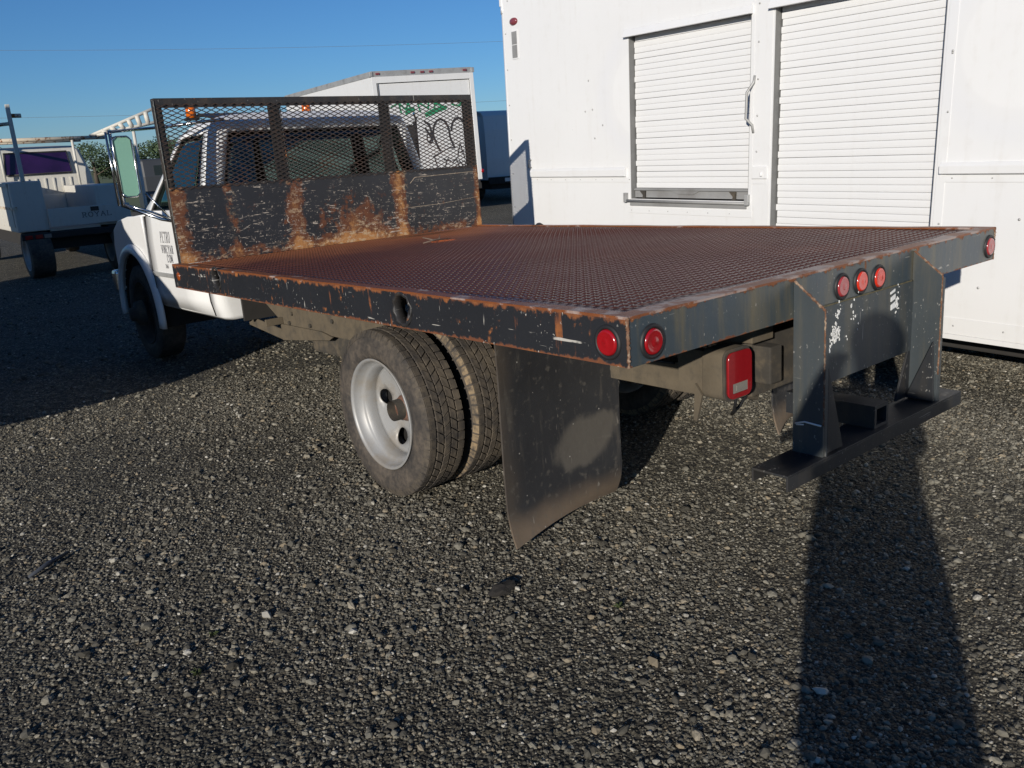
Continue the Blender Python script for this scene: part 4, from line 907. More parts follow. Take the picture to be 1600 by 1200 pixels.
# rounded front corner post and end walls, roof
g = G(); g.prism([(S0-.001, .0)]+[(S0-.07*math.sin(t), .07-.07*math.cos(t)) for t in np.linspace(.15, PI/2, 7)]+[(S0-.07, .16), (S0-.001, .16)], 'z', Z0, 2.735, True); g.out('corner_post', 'white_box', B)
g = G(); g.prism([(S0-.001, -.006)]+[(S0-.078*math.sin(t), .072-.078*math.cos(t)) for t in np.linspace(.15, PI/2, 7)]+[(S0-.078, .20), (S0-.001, .20)], 'z', 2.737, 2.80, True); g.prism(rrect(S0-.062, S0-.001, .0, .2, .02), 'z', 2.801, 2.93); g.out('corner_cap', 'white_box', B)
g = G(); g.box(S0-.068, S0-.03, .1605, DEP, Z0, Z1-.1); g.box(S1-.03, S1, .031, DEP, Z0, Z1-.1); g.box(S0-.029, S1-.031, DEP-.03, DEP, Z0, Z1-.1); g.out('outer_wall', 'white_box', B)
g = G(); g.prism([(-.008, Z1-.099), (-.008, Z1-.04), (.03, Z1-.005), (.09, Z1+.02), (DEP-.09, Z1+.02), (DEP, Z1-.04), (DEP, Z1-.099)], 'x', S0-.06, S1, False); g.out('roof', 'white_box', B, .004)
g = G(); g.box(S0, S1, .0301, DEP-.031, Z0+.01, Z0+.06); g.out('floor', 'dark', B)
g = G(); g.box(S0+.3, S1-.2, .35, DEP-.35, .20, Z0+.005); g.out('chassis', 'dark', B, .01)
def strip(x0, x1, z0, z1, name, prd=.004, mat='white_box', bev=.001, par=None): g = G(); g.box(x0, x1, -prd, -.0003, z0, z1); return g.out(name, mat, par or wall_side, bev)
strip(-1.90, -1.846, .56, 2.52, 'seam_strip', .003); strip(-.692, -.640, .375, 2.85, 'seam_strip', .003); strip(-2.012, -1.99, 1.0, 2.44, 'seam_strip', .002)
strip(S0+.01, S1-.01, .378, .470, 'lower_band', .005); strip(S0+.01, S1-.01, .345, .374, 'sill_trim', .012)
for x0, x1, z0, z1 in ((-4.48, -3.235, 1.285, 1.362), (-.668, S1-.05, 1.288, 1.356)):
    g = G(); g.prism([(-.0003, z0), (-.026, z0+.006), (-.028, z1-.02), (-.010, z1), (-.0003, z1)], 'x', x0, x1); rr_ = g.out('rub_rail', 'white_box', wall_side, .002); strip(x0-.004, x1+.03, z0-.042, z0-.004, 'rail_flange', .004, par=rr_)
strip(-4.40, -3.215, 1.362, 1.405, 'seam_strip', .002)
def roll_door(x0, x1, z0, z1, pit, name, mat='slat'):
    d = bpy.data.objects.new(name, None); COL.objects.link(d); d.parent = B; d.empty_display_size = .1
    g = G(); yb_ = .058
    prof = [(-.0005, .0), (-.0035, .0020), (-.0044, pit*.3), (-.0044, pit*.7), (-.0035, pit-.0040), (-.0005, pit-.0012), (.010, pit-.0012), (.010, .0)]
    g.prism([(p[0], p[1]) for p in prof], 'x', x0+.014, x1-.014, False)
    first = g.out('slat', mat, d); first.location = (0, yb_, z0); n = int((z1-z0)/pit)+1
    for k in range(1, n):
        c = first.copy(); COL.objects.link(c); c.parent = d; c.location = (random.uniform(-.007, .007), yb_+random.uniform(-.0005, .0005), z0+k*pit); c.rotation_euler = (0, random.uniform(-.0004, .0004), 0)
    g = G(); g.box(x0-.05, x1+.05, .072, .080, z0-.05, z1+.08); g.out('door_backing', 'track_grey', d)
    return d
wd = roll_door(-3.188, -2.020, 1.195, 2.33, .0425, 'roll_shutter'); dd_ = roll_door(-1.832, -.706, .57, 2.34, .0437, 'roll_shutter')
# jambs and headers
for (x0, x1, z0, z1, d_) in ((-3.188, -2.020, 1.112, 2.345, wd), (-1.832, -.706, .56, 2.352, dd_)):
    g = G(); g.box(x0-.006, x0+.006, .004, .071, z0, z1); g.out('jamb', 'track_grey', d_); g = G(); g.box(x1-.006, x1+.006, .004, .071, z0, z1); g.out('jamb', 'track_grey', d_)
    g = G(); g.prism([(-.0003, z1+.045), (-.010, z1+.045), (-.036, z1-.004), (-.036, z1-.010), (-.0003, z1-.010)], 'x', x0-.035, x1+.012); hd = g.out('shutter_header', 'white_box', d_, .001)
    strip(x0-.045, x1+.01, z1+.046, z1+.060, 'header_flange', .004, par=d_)
# window bottom bar with latch, rod and sill
g = G(); g.box(-3.172, -2.028, .034, .045, 1.122, 1.194); g.box(-3.172, -2.028, .020, .034, 1.178, 1.190); bb = g.out('bottom_bar', 'galv', wd, .001)
g = G(); g.prism([(-2.78, 1.176), (-2.70, 1.150), (-2.55, 1.150), (-2.49, 1.176)], 'y', .026, .033); g.out('lift_plate', 'galv', bb)
for x in (-3.10, -2.20): g = G(); g.prism([(x, 1.176), (x+.06, 1.176), (x+.055, 1.10), (x+.02, 1.095), (x+.035, 1.14)], 'y', .012, .022); g.out('latch_hook', 'dusty_dark', bb)
g = G(); g.tube([(-3.24, -.018, 1.098), (-2.0, -.018, 1.098)], .011, 8); g.box(-3.19, -2.03, -.010, .02, 1.060, 1.084); g.out('lock_rod', 'galv', wd)
for x in (-3.235, -2.02): g = G(); g.box(x-.012, x+.018, -.03, -.0003, 1.085, 1.16); g.out('rod_bracket', 'grey_trim', wd, .003)
strip(-3.215, -1.985, 1.0, 1.046, 'sill_flange', .004)
# grab handle, latch box, hook
G().tube([(-1.982, -.002, 1.945), (-1.984, -.012, 1.90), (-2.012, -.045, 1.84), (-2.018, -.045, 1.67), (-1.990, -.012, 1.625), (-1.985, -.003, 1.575)], .009, 8, flat=1.).out('grab_handle', 'grey_trim', wall_side)
g = G(); g.box(-1.984, -1.862, -.014, -.0003, 1.268, 1.350); g.box(-1.984, -1.862, -.004, -.0003, 1.232, 1.2675); g.tube([(-1.90, -.02, 1.31), (-1.90, -.02, 1.285)], .008, 6); g.out('latch_box', 'white_box', wall_side, .003)
G().tube([(-4.485, -.002, 1.375), (-4.485, -.03, 1.375), (-4.485, -.03, 1.44), (-4.485, -.002, 1.44)], .007, 6).out('tie_hook', 'galv', wall_side)
# marker lamp and small side lamp housing
g = G(); g.lathe([(-.0003, .030), (-.012, .028), (-.020, .018), (-.022, .0)], 'y', (0, 0, 0), 16); g.v = [(p[0]*1.9-4.642, p[1], p[2]*1.1+2.648) for p in g.v]; g.out('side_marker', 'maroon', wall_side)
g = G(); g.box(-4.682, -4.590, -.006, -.0003, 2.330, 2.575); fr_ = g.out('vent_frame', 'white_box', wall_side, .002)
for z0 in (2.342, 2.456): g = G(); g.box(-4.676, -4.602, -.009, -.0062, z0, z0+.108); g.out('vent_slot', 'galv', fr_, .001)
# rivets: one mesh
g = G()
def rivet(x, z, r=.007): g.lathe([(-.0003, r), (-.003, r*.8), (-.005, r*.3), (-.0052, 0)], 'y', (x, -.003, z), 6)
for x in np.arange(S0+.08, S1, .28): rivet(x, .360); rivet(x, .425); rivet(x, 2.83)
for x in np.arange(-4.4, -3.2, .20): rivet(x, 1.264, .005)
for x in np.arange(-.6, S1, .22): rivet(x, 1.268, .005)
for x in np.arange(-3.18, -2.0, .20): rivet(x, 1.022, .005)
for z in np.arange(1.45, 2.5, .235): rivet(-1.955, z)
for z in np.arange(.7, 2.8, .31): rivet(-.655, z); rivet(S0+.03, z)
for x, z in ((-3.66, 2.06), (-3.71, 1.82), (-3.62, 1.83), (-3.50, 1.70), (-3.60, 1.60), (-.62, 2.45), (-.655, 1.95), (-.25, 1.72), (-.4, .66), (-.22, 1.05)): rivet(x, z, .008)
o = g.out('rivets', 'grey_trim', wall_side, recalc=False); o['kind'] = 'stuff'
for x in (-4.0, 1.6):
    for fl_, yy in ((False, .25), (True, DEP-.25)):
        w_ = make_wheel('wheel', parent=B, loc=(x, yy, .405), simple=True, tread=False); w_.rotation_euler = (0, 0, PI/2 if not fl_ else -PI/2)

# ------------------------------------------------------------------ far box truck with graffiti (local: x across the rear, y forward)
az = R(80.3)
FT = thing('box_truck', 'white delivery truck with green and black graffiti on its rear shutter', 'truck', (9.172, 16.372, 0), (0, -.030, az-PI/2))
FW, FH, FL = 2.66, 3.38, 7.3
g = G(); g.box(0, .04, .0, FL, .75, FH-.12); lw_ = g.out('side_panel', 'white_far', FT); g = G(); g.box(FW-.04, FW, .0, FL, .75, FH-.12); g.out('side_panel', 'white_far', FT)
g = G(); g.box(.041, FW-.041, FL-.04, FL, .75, FH-.12); g.out('front_panel', 'white_far', FT)
g = G(); g.box(-.01, FW+.01, -.01, FL+.01, FH-.119, FH); g.box(.02, FW-.02, .02, FL, FH, FH+.012); g.out('roof_rim', 'grey_trim', FT, .01)
g = G(); g.box(.041, FW-.041, .05, FL-.05, .75, .86); g.out('floor', 'dark', FT)
g = G(); g.box(-.004, .105, -.03, -.0006, .70, FH-.1195); g.box(FW-.105, FW+.004, -.03, -.0006, .70, FH-.1195); g.box(.1055, FW-.1055, -.03, -.0006, FH-.26, FH-.1195); fr_ = g.out('rear_frame', 'white_far', FT, .006)
for x in (.16, 1.05, 1.30, 1.53, 2.44): g = G(); g.box(x-.05, x+.05, -.035, -.0105, FH-.075, FH-.03); g.out('clearance_lamp', 'maroon', FT, .006)
for x in (.0, FW): g = G(); g.box(x-.04, x+.04, -.03, .05, FH-.115, FH-.0); g.out('corner_casting', 'grey_trim', FT, .012)
rd = bpy.data.objects.new('roll_shutter', None); COL.objects.link(rd); rd.parent = FT
for k in range(6):
    g = G(); z0 = .86+k*.375; g.box(.107, FW-.107, .012, .04, z0, z0+.371); g.out('shutter_panel', 'white_far', rd, .003)
g = G(); g.box(.107, .150, -.012, .0115, .80, FH-.26); g.out('shutter_track', 'galv', rd)
g = G(); g.box(FW+.001, FW+.012, .02, .16, 1.95, 2.20); g.out('door_bracket', 'galv', FT, .004)
for z0 in (1.48, .92): g = G(); g.box(FW+.0045, FW+.009, .0, .06, z0, z0+.18); g.out('red_reflector', 'red_lens', FT)
g = G(); g.lathe([(0, .05), (-.02, .04), (-.022, 0)], 'y', (FW+.03, -.02, .90), 14); g.out('tail_lamp', 'red_lens', FT)
g = G(); g.box(.1, FW-.1, -.1, FL, .50, .68); g.out('chassis', 'dark', FT)
g = G(); g.box(.1, FW-.1, -.16, -.08, .48, .62); g.out('rear_bumper', 'dark', FT, .01)
g = G(); g.prism([(FL+.15, .55), (FL+2.0, .55), (FL+2.0, 1.25), (FL+1.35, 1.45), (FL+1.0, 2.35), (FL+.15, 2.4)], 'x', .25, FW-.25); g.out('cab', 'white_far', FT, .06)
for x, y in ((.3, 1.4), (FW-.3, 1.4), (.35, FL+1.1), (FW-.35, FL+1.1)): make_wheel('wheel', Rr=.48, w=.30, parent=FT, loc=(x, y, .48), flip=x > 1.3, simple=True, tread=False)
# graffiti strokes: thin ribbons of paint on the shutter
def spray(lines, wd, mat, name):
    g = G(); i = 0
    for pl in lines:
        P = [Vector(p) for p in pl]
        for a, b in zip(P[:-1], P[1:]):
            d = (b-a); 
            if d.length < 1e-4: continue
            d.normalize(); n = Vector((-d.y, d.x))*wd/2; a2 = a-d*wd*.3; b2 = b+d*wd*.3; i += 1; y = .0112-.00002*(i % 40)
            g.add([(c.x, y, c.y) for c in (a2-n, b2-n, b2+n, a2+n)] + [(c.x, .0119, c.y) for c in (a2-n, b2-n, b2+n, a2+n)], [(0,1,2,3),(7,6,5,4),(0,4,5,1),(1,5,6,2),(2,6,7,3),(3,7,4,0)])
    return g.out(name, mat, rd, recalc=False)
spray([[(.42,2.569),(.62,2.656),(.66,2.439)], [(.62,2.656),(.80,2.482),(.86,2.680),(.92,2.470)], [(.80,2.507),(1.0,2.532)], [(1.10,2.680),(1.16,2.420)], [(1.14,2.643),(1.38,2.482),(1.40,2.680)], [(1.56,2.680),(1.55,2.470)], [(1.56,2.569),(1.80,2.693)], [(1.62,2.581),(1.86,2.470)], [(2.0,2.680),(2.3,2.544)], [(2.02,2.556),(2.16,2.507),(2.4,2.569)]], .045, 'spray_green', 'green_graffiti')
spray([[(1.30,2.36),(1.50,2.44),(1.85,2.50)], [(1.30,2.33),(1.55,2.40),(1.82,2.47)], [(.78,2.42),(1.0,2.48)]], .075, 'spray_green', 'green_graffiti')
spray([[(1.24,2.20),(1.36,2.10),(1.42,1.86)], arc(1.66,1.86,.22,.36,172,4,14)+[(1.88,1.80),(1.98,1.52)], arc(2.14,1.90,.20,.32,172,4,14)+[(2.34,1.70)], [(1.42,1.92),(1.50,1.65),(1.58,1.48)], [(1.24,2.04),(1.40,1.78),(1.30,1.70)]], .055, 'spray_black', 'black_graffiti')
spray([[(1.40,1.36),(1.50,.98)], [(1.38,1.36),(1.80,1.52),(2.0,1.54)], [(1.62,1.0),(1.78,1.30)], [(1.66,1.26),(1.84,1.22)], [(1.88,1.16),(2.0,1.26),(2.08,.98)], [(2.04,1.28),(2.14,1.62),(2.24,1.24)], [(2.06,1.40),(2.24,1.42)], [(2.08,1.20),(2.2,1.02),(2.3,1.25)], [(1.9,1.05),(2.05,1.12),(2.2,1.18),(2.34,1.05)], arc(1.34,1.80,.08,.12,0,360,10), [(2.3,1.48),(2.44,1.55)]], .030, 'spray_black', 'black_graffiti')

# shaded van beyond it
V = thing('cargo_van', 'shadowed white van parked between the delivery truck and the food truck', 'van', (13.62, 18.05, 0), (0, 0, R(-12)))
g = G(); prof = [(0.02, .62), (0., 1.2), (.03, 2.0), (.10, 2.40), (.22, 2.50), (.6, 2.55), (4.6, 2.55), (5.2, 2.40), (5.7, 1.55), (6.3, 1.30), (6.4, .62)]
vs = []; fs = []; secs = [(0.10, .92), (.02, .98), (.0, 1.), (2.1, 1.), (2.08, .98), (2.0, .92)]
for x, k in secs:
    for y, z in prof: vs.append((x, (y-3)*k+3, .62+(z-.62)*(1-(1-k)*.7)))
n = len(prof)
for i in range(len(secs)-1):
    for j in range(n): fs.append((i*n+j, i*n+(j+1) % n, (i+1)*n+(j+1) % n, (i+1)*n+j))
fs += [tuple(range(n)), tuple(range(5*n, 6*n))]
g.add(vs, fs, False); g.out('body', 'white_far', V, .03)
g = G(); g.box(1.045, 1.055, -.006, .02, .75, 2.35); g.out('rear_door_seam', 'gasket', V)
g = G(); g.box(.0, 2.1, -.10, -.02, .50, .70); g.out('rear_bumper', 'dark', V, .02)
g = G(); g.plate(rect(.50, .85, .56, .66), [], 'y', -.112, -.101); g.out('number_plate', 'white_far', V)
g = G(); g.box(.15, 1.95, .1, 6.2, .35, .615); g.out('chassis', 'dark', V)
for x, y in ((.25, 1.3), (1.85, 1.3), (.25, 5.2), (1.85, 5.2)): make_wheel('wheel', Rr=.38, w=.24, parent=V, loc=(x, y, .38), flip=x > 1, simple=True, tread=False)

# ------------------------------------------------------------------ old white service truck with rusty rack
ST = thing('service_truck', 'old white utility truck with rusty pipe rack and purple rear window', 'truck', (.70, 13.02, 0))
g = G(); g.box(0, .44, 0, 2.0, .72, 1.46); bx = g.out('tool_box', 'white_old', ST, .02)
g = G(); g.box(-.012, -.0005, .1, .95, .80, 1.40); g.out('tool_box_door', 'white_old', bx, .004); g = G(); g.box(-.012, -.0005, 1.0, 1.9, .80, 1.40); g.out('tool_box_door', 'white_old', bx, .004)
g = G(); g.box(-.03, -.0125, .05, 1.95, 1.40, 1.45); g.out('box_rain_lip', 'white_old', bx)
g = G(); g.box(-.02, .05, -.03, 1.95, 1.06, 1.10); g.out('rusty_trim', 'rusty_rack', bx)
g = G(); g.box(1.17, 1.62, 0.05, 2.0, .72, 1.335); g.out('tool_box', 'white_old', ST, .015)
g = G(); g.box(.441, 1.169, .03, 2.0, .70, .74); g.out('bed_floor', 'white_old', ST)
tgx = G(); tgx.box(.442, 1.64, -.04, .0, .76, 1.035); tgo = tgx.out('tailgate', 'white_old', ST, .01)
g = G(); g.box(1.05, 1.17, -.046, -.0405, .955, 1.02); g.out('latch_plate', 'black', tgo)
lettering('ROYAL', .075, .072, .016, .012, lambda u, v, h: (.91+u, -.0405-h, .868+v), 'ink', 'tailgate_lettering', tgo)
g = G(); g.box(.442, 1.168, 1.96, 2.0, .745, 1.20); g.out('bed_front_wall', 'white_old', ST, .01)
g = G(); g.box(.02, 1.62, -.10, .0, .60, .69); rb = g.out('rear_bumper', 'dark', ST, .01)
for x in (.06, .20, .32): g = G(); g.box(x, x+.10, -.108, -.1005, .615, .675); g.out('tail_lamp', 'red_lens' if x < .3 else 'clear_lens', rb, .005)
# cab
SX0, SX1, SY0 = .10, 1.70, 2.08
g = G(); sec = [(.70, SX0, SX1, SY0, 4.2), (1.30, SX0-.01, SX1+.01, SY0, 4.2), (1.55, SX0+.02, SX1-.02, SY0+.01, 3.45), (1.93, SX0+.13, SX1-.13, SY0+.05, 3.05), (2.0, SX0+.22, SX1-.22, SY0+.14, 2.92), (2.015, SX0+.4, SX1-.4, SY0+.3, 2.8)]
vs = []; fs = []
for z, a, b, c, d in sec: vs += [(a, c+.05, z), (a+.05, c, z), (b-.05, c, z), (b, c+.05, z), (b, d-.08, z), (b-.08, d, z), (a+.08, d, z), (a, d-.08, z)]
for i in range(len(sec)-1):
    for k in range(8): fs.append((8*i+k, 8*i+(k+1) % 8, 8*i+8+(k+1) % 8, 8*i+8+k))
fs.append(tuple(range(40, 48))); g.add(vs, fs, False); sc_ = g.out('cab', 'white_old', ST, .012)
g = G(); g.prism([(.34, 1.565), (1.36, 1.565), (1.33, 1.90), (.38, 1.90)], 'y', 2.06, 2.10); g.v = [(x, y+(z-1.55)*.11-.0, z) for x, y, z in g.v]; g.out('rear_window', 'purple_glass', sc_)
G().tube([(.33, 2.06, 1.555), (1.37, 2.06, 1.555), (1.34, 2.095, 1.91), (.37, 2.095, 1.91), (.33, 2.06, 1.555)], .014, 6).out('window_seal', 'gasket', sc_)
for k in range(7): g = G(); x = .50+k*.135; g.prism([(x, 1.24), (x+.03, 1.24), (x+.03, 1.48), (x, 1.48)], 'y', 2.066, 2.082); g.out('pressed_rib', 'white_old', sc_, .006)
g = G(); g.box(SX0, SX1, 4.2, 5.3, .75, 1.28); g.out('hood', 'white_old', ST, .05)
for sg, xx in ((-1, SX0-.012), (1, SX1)): g = G(); g.box(xx, xx+.012, 2.3, 3.3, .80, 1.28); g.out('door', 'white_old', ST, .004)
# rack: posts and pipes
def pipe(a, b, r, mat='rusty_rack', name='rack_pipe'): return G().tube([a, b], r, 8).out(name, mat, rk)
rk = bpy.data.objects.new('pipe_rack', None); COL.objects.link(rk); rk.parent = ST
g = G(); g.box(.18, .235, .0, .05, 1.46, 2.56); g.out('rack_post', 'white_old', rk, .004)
pipe((.236, .02, 2.40), (.36, .02, 2.40), .03); pipe((-.15, .02, 2.26), (.179, .02, 2.29), .026)
pipe((-.35, 1.98, 2.115), (1.98, 1.98, 2.115), .034); pipe((-.35, 2.7, 2.10), (1.75, 2.7, 2.10), .028); pipe((-.12, 0.04, 2.27), (-.12, 2.8, 2.11), .026)
for x in (.30, 1.44): pipe((x, 1.98, 1.335 if x > 1 else 1.46), (x, 1.98, 2.09), .022, 'white_old', 'rack_post')
for x, y in ((.18, .55), (1.44, .55), (.2, 4.3), (1.6, 4.3)): make_wheel('wheel', Rr=.37, w=.34 if y < 1 else .22, parent=ST, loc=(x+(.06 if x < 1 and y < 1 else 0), y-.38 if y < 1 else y, .37), flip=x > 1, simple=True, tread=False)
g = G(); g.box(.3, 1.4, .1, 5.2, .42, .69); g.out('chassis', 'dark', ST)

# second work truck behind the mirror, with a truss side rack
K = thing('work_truck', 'shadowed work truck with a white lattice ladder rack above its bed', 'truck', (2.02, 9.9, 0), (0, 0, R(-13)))
K.location = (3.42, 15.3, 0)
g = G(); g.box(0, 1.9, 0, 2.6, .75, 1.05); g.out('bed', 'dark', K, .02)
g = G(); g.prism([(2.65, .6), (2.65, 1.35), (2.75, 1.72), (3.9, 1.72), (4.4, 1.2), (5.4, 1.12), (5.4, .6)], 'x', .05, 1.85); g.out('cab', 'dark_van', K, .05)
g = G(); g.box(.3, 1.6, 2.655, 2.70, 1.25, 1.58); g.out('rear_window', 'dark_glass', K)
g = G(); g.box(.2, 1.7, .05, 5.2, .42, .74); g.out('chassis', 'dark', K)
for x, y in ((.2, .8), (1.7, .8), (.2, 4.5), (1.7, 4.5)): make_wheel('wheel', Rr=.38, w=.26, parent=K, loc=(x, y, .38), flip=x > 1, simple=True, tread=False)

# lattice ladder lying across the racks (a thing of its own)
LA = thing('ladder', 'white steel lattice ladder raised on two posts beside the truck mirror', 'ladder', (0, 0, 0))
p0, p1 = Vector((1.20, 10.05, 1.975)), Vector((2.02, 9.83, 2.30)); q0, q1 = Vector((1.28, 10.03, 1.985)), Vector((2.02, 9.83, 2.12))
def beam(a, b, r, name, mat, par): return G().tube([a, b], r, 6).out(name, mat, par)
beam(p0, p1, .022, 'ladder_rail', 'white_old', LA); beam(q0, q1, .022, 'ladder_rail', 'white_old', LA)
for k in range(1, 8): t = k/8+.05; beam(p0.lerp(p1, t), q0.lerp(q1, t), .030, 'ladder_rung', 'white_old', LA)
beam((2.02, 9.83, 0), (2.02, 9.83, 2.30), .02, 'ladder_prop', 'white_old', LA); beam((1.69, 9.92, 0), (1.69, 9.92, 2.06), .02, 'ladder_prop', 'white_old', LA)

# ------------------------------------------------------------------ unseen vehicles, placed and shaped to cast the shadows that fall into view
VV = thing('cargo_van', 'unseen dark grey high-nosed van, shaped to cast its shadow on the cab', 'van', (-4.25, 3.44, 0))
g = G(); prof = [(.66, .30), (.31, .50), (.04, .75), (.0, .95), (.0, 1.40), (.11, 1.47), (.86, 1.78), (1.06, 1.9), (1.46, 2.6), (1.80, 3.05), (5.1, 3.10), (5.25, 2.9), (5.28, .40)]
g.prism(prof, 'x', 0, 2.05); vb = g.out('body', 'dark_van', VV, .03)  # roof raised and paint darkened to deepen the shade beside it
g = G(); g.prism([(.20, 1.51), (.80, 1.755), (.795, 1.765), (.19, 1.52)], 'x', .15, 1.90); g.v = [(x, y-.012, z+.006) for x, y, z in g.v]; g.out('windshield', 'dark_glass', VV)
g = G(); g.box(2.0505, 2.056, 1.3, 2.2, 1.25, 1.75); g.out('door_window', 'dark_glass', VV)
for x in (.3, 1.75): g = G(); g.lathe([(0, .10), (-.02, .09), (-.03, 0)], 'y', (x, .0, 1.02), 16); g.out('headlight', 'clear_lens', VV)
for x, y in ((.2, 1.3), (1.85, 1.3), (.2, 4.3), (1.85, 4.3)): make_wheel('wheel', parent=VV, loc=(x, y, .405), flip=x > 1, simple=True, tread=False)
BB = thing('cargo_trailer', 'unseen tall white trailer beyond the high-nosed van, sized to shade the service truck', 'trailer', (-4.2, 9.0, 0))
g = G(); g.box(0, 2.2, 0, 1.8, .9, 3.78); g.out('box_body', 'white_far', BB, .03)  # out of view; extents fitted to the shade on the service truck
g = G(); g.box(.3, 1.9, .1, 1.7, .62, .895); g.out('chassis', 'dark', BB, .01)
for x in (.15, 2.05): make_wheel('wheel', parent=BB, loc=(x, .95, .405), flip=x > 1, simple=True, tread=False)
g = G(); g.tube([(1.1, .2, .72), (1.1, -.12, .62)], .04, 8); g.out('tongue', 'dark', BB)

# ------------------------------------------------------------------ photographer (behind the camera; only the long shadow is seen)
def person():
    t2 = Vector((math.cos(SUN_AZ), math.sin(SUN_AZ), 0)); ur = Vector((math.sin(SUN_AZ), -math.cos(SUN_AZ), 0))
    base = Vector((CAM.x, CAM.y, 0)) - .36*t2 + .185*ur
    P = lambda r, f, z: tuple(ur*r + t2*f + Vector((0, 0, z)))
    J = [(P(0, 0, .98), .17, .13), (P(0, 0, 1.16), .175, .13), (P(.01, 0, 1.36), .20, .14), (P(.01, 0, 1.55), .19, .11), (P(-.02, .01, 1.62), .075, .07), (P(-.03, .03, 1.72), .075, .085), (P(-.03, .03, 1.83), .105, .11), (P(-.03, .03, 1.90), .07, .08),
         (P(-.19, 0, 1.53), .075, .075), (P(-.315, .08, 1.34), .062, .062), (P(-.175, .27, 1.63), .045, .045),
         (P(.21, 0, 1.55), .075, .085), (P(.25, .08, 1.28), .06, .06), (P(.02, .26, 1.52), .045, .045),
         (P(-.10, 0, .80), .12, .12), (P(-.11, .02, .50), .08, .08), (P(-.12, 0, .10), .055, .055), (P(-.13, .13, .045), .045, .045),
         (P(.10, 0, .80), .12, .12), (P(.11, .02, .50), .08, .08), (P(.12, 0, .10), .055, .055), (P(.14, .13, .045), .045, .045)]
    E = [(0,1),(1,2),(2,3),(3,4),(4,5),(5,6),(6,7),(3,8),(8,9),(9,10),(3,11),(11,12),(12,13),(0,14),(14,15),(15,16),(16,17),(0,18),(18,19),(19,20),(20,21)]
    # fingers: short chains from each wrist
    for w, sgn in ((10, 1), (13, -1)):
        wp = Vector(J[w][0])
        for k in range(5):
            a = len(J); d = ur*(sgn*(-.03+.018*k)) + t2*(.05 if k else .02) + Vector((0, 0, .045))
            J.append((tuple(wp+d*.6), .012, .012)); J.append((tuple(wp+d*1.0+Vector((0, 0, .02-.003*abs(k-2)))+ur*sgn*.01), .009, .009)); E += [(w, a), (a, a+1)]
    me = bpy.data.meshes.new('person'); me.from_pydata([j[0] for j in J], E, []); o = bpy.data.objects.new('person', me); COL.objects.link(o)
    me.materials.append(M['cloth'])
    sk = o.modifiers.new('skin', 'SKIN'); sk.use_smooth_shade = True
    for v, j in zip(me.skin_vertices[0].data, J): v.radius = (j[1], j[2])
    me.skin_vertices[0].data[0].use_root = True
    ss = o.modifiers.new('smooth', 'SUBSURF'); ss.levels = 1; ss.render_levels = 1
    o.location = base
    # coat skirt
    g = G(); vs = []; fs = []; n = 20
    for z, a, b in ((1.36, .235, .165), (1.15, .225, .165), (.97, .245, .18), (.66, .232, .20), (.655, .21, .18)):
        for k in range(n): t = 2*PI*k/n; vs.append(P(a*math.cos(t), b*math.sin(t), z))
    for i in range(4):
        for k in range(n): fs.append((i*n+k, i*n+(k+1) % n, (i+1)*n+(k+1) % n, (i+1)*n+k))
    g.add(vs, fs, True); g.out('coat', 'cloth', o)
    g = G(); cc = Vector(P(-.015, .02, 1.825)); vs = []; fs = []
    for i in range(9):
        ph = PI*i/8
        for k in range(14): t = 2*PI*k/14; vs.append(tuple(cc + ur*.112*math.sin(ph)*math.cos(t) + t2*.125*math.sin(ph)*math.sin(t) + Vector((0, 0, .118*math.cos(ph)))))
    for i in range(8):
        for k in range(14): fs.append((i*14+k, i*14+(k+1) % 14, (i+1)*14+(k+1) % 14, (i+1)*14+k))
    g.add(vs, fs, True); g.out('hair', 'hair', o)
    tag(o, 'person in a long dark coat standing with raised hands beside the gravel shadow', 'person')
person()

# ------------------------------------------------------------------ small litter
def rock(name, loc, s, mat, label, cat, seed=1):
    rr = random.Random(seed); bm = bmesh.new(); bmesh.ops.create_icosphere(bm, subdivisions=2, radius=1.)
    for v in bm.verts: v.co = Vector((v.co.x*s[0], v.co.y*s[1], v.co.z*s[2]))*(1+rr.uniform(-.22, .22))
    me = bpy.data.meshes.new(name); bm.to_mesh(me); bm.free(); o = link(name, me, mat); o.location = loc; tag(o, label, cat); return o
rock('rock', (-.021, .634, .012), (.055, .03, .022), 'groove', 'dark lump of dirt on the gravel in front of the mud flap', 'rock', 3)
g = G(); g.tube([(-1.325, 2.085, .014), (-1.24, 2.145, .020), (-1.15, 2.21, .016)], [.007, .010, .006], 6); tag(g.out('stick', 'rod'), 'thin dark grey stick lying on the gravel near the big shadow edge', 'stick')
g = G(); g.add([(3.07, .40, .012), (3.10, .385, .022), (3.125, .42, .012), (3.09, .435, .03), (3.07, .40, .009), (3.10, .385, .018), (3.125, .42, .009), (3.09, .435, .026)], [(0,1,2,3),(7,6,5,4),(0,4,5,1),(1,5,6,2),(2,6,7,3),(3,7,4,0)]); tag(g.out('plastic_scrap', 'blue_scrap'), 'small teal plastic scrap on gravel beyond the hitch step', 'litter')
# twig on the bed
wp = lambda x, y, z: tuple(Matrix.Rotation(PH, 4, 'X') @ Vector((x, y, z)) + Vector((0, -.03472, .00054)))
tw = thing('twig', 'dry forked twig lying on the rusty truck bed', 'twig')
G().tube([wp(1.24, 2.88, H+.008), wp(1.36, 2.93, H+.014), wp(1.50, 2.96, H+.006)], [.003, .006, .003], 6).out('stem', 'wood', tw)
G().tube([wp(1.36, 2.93, H+.012), wp(1.33, 3.02, H+.03), wp(1.38, 3.08, H+.02)], [.004, .003, .002], 5).out('branch', 'wood', tw)
G().tube([wp(1.40, 2.94, H+.012), wp(1.46, 3.01, H+.035)], [.004, .002], 5).out('branch', 'wood', tw)
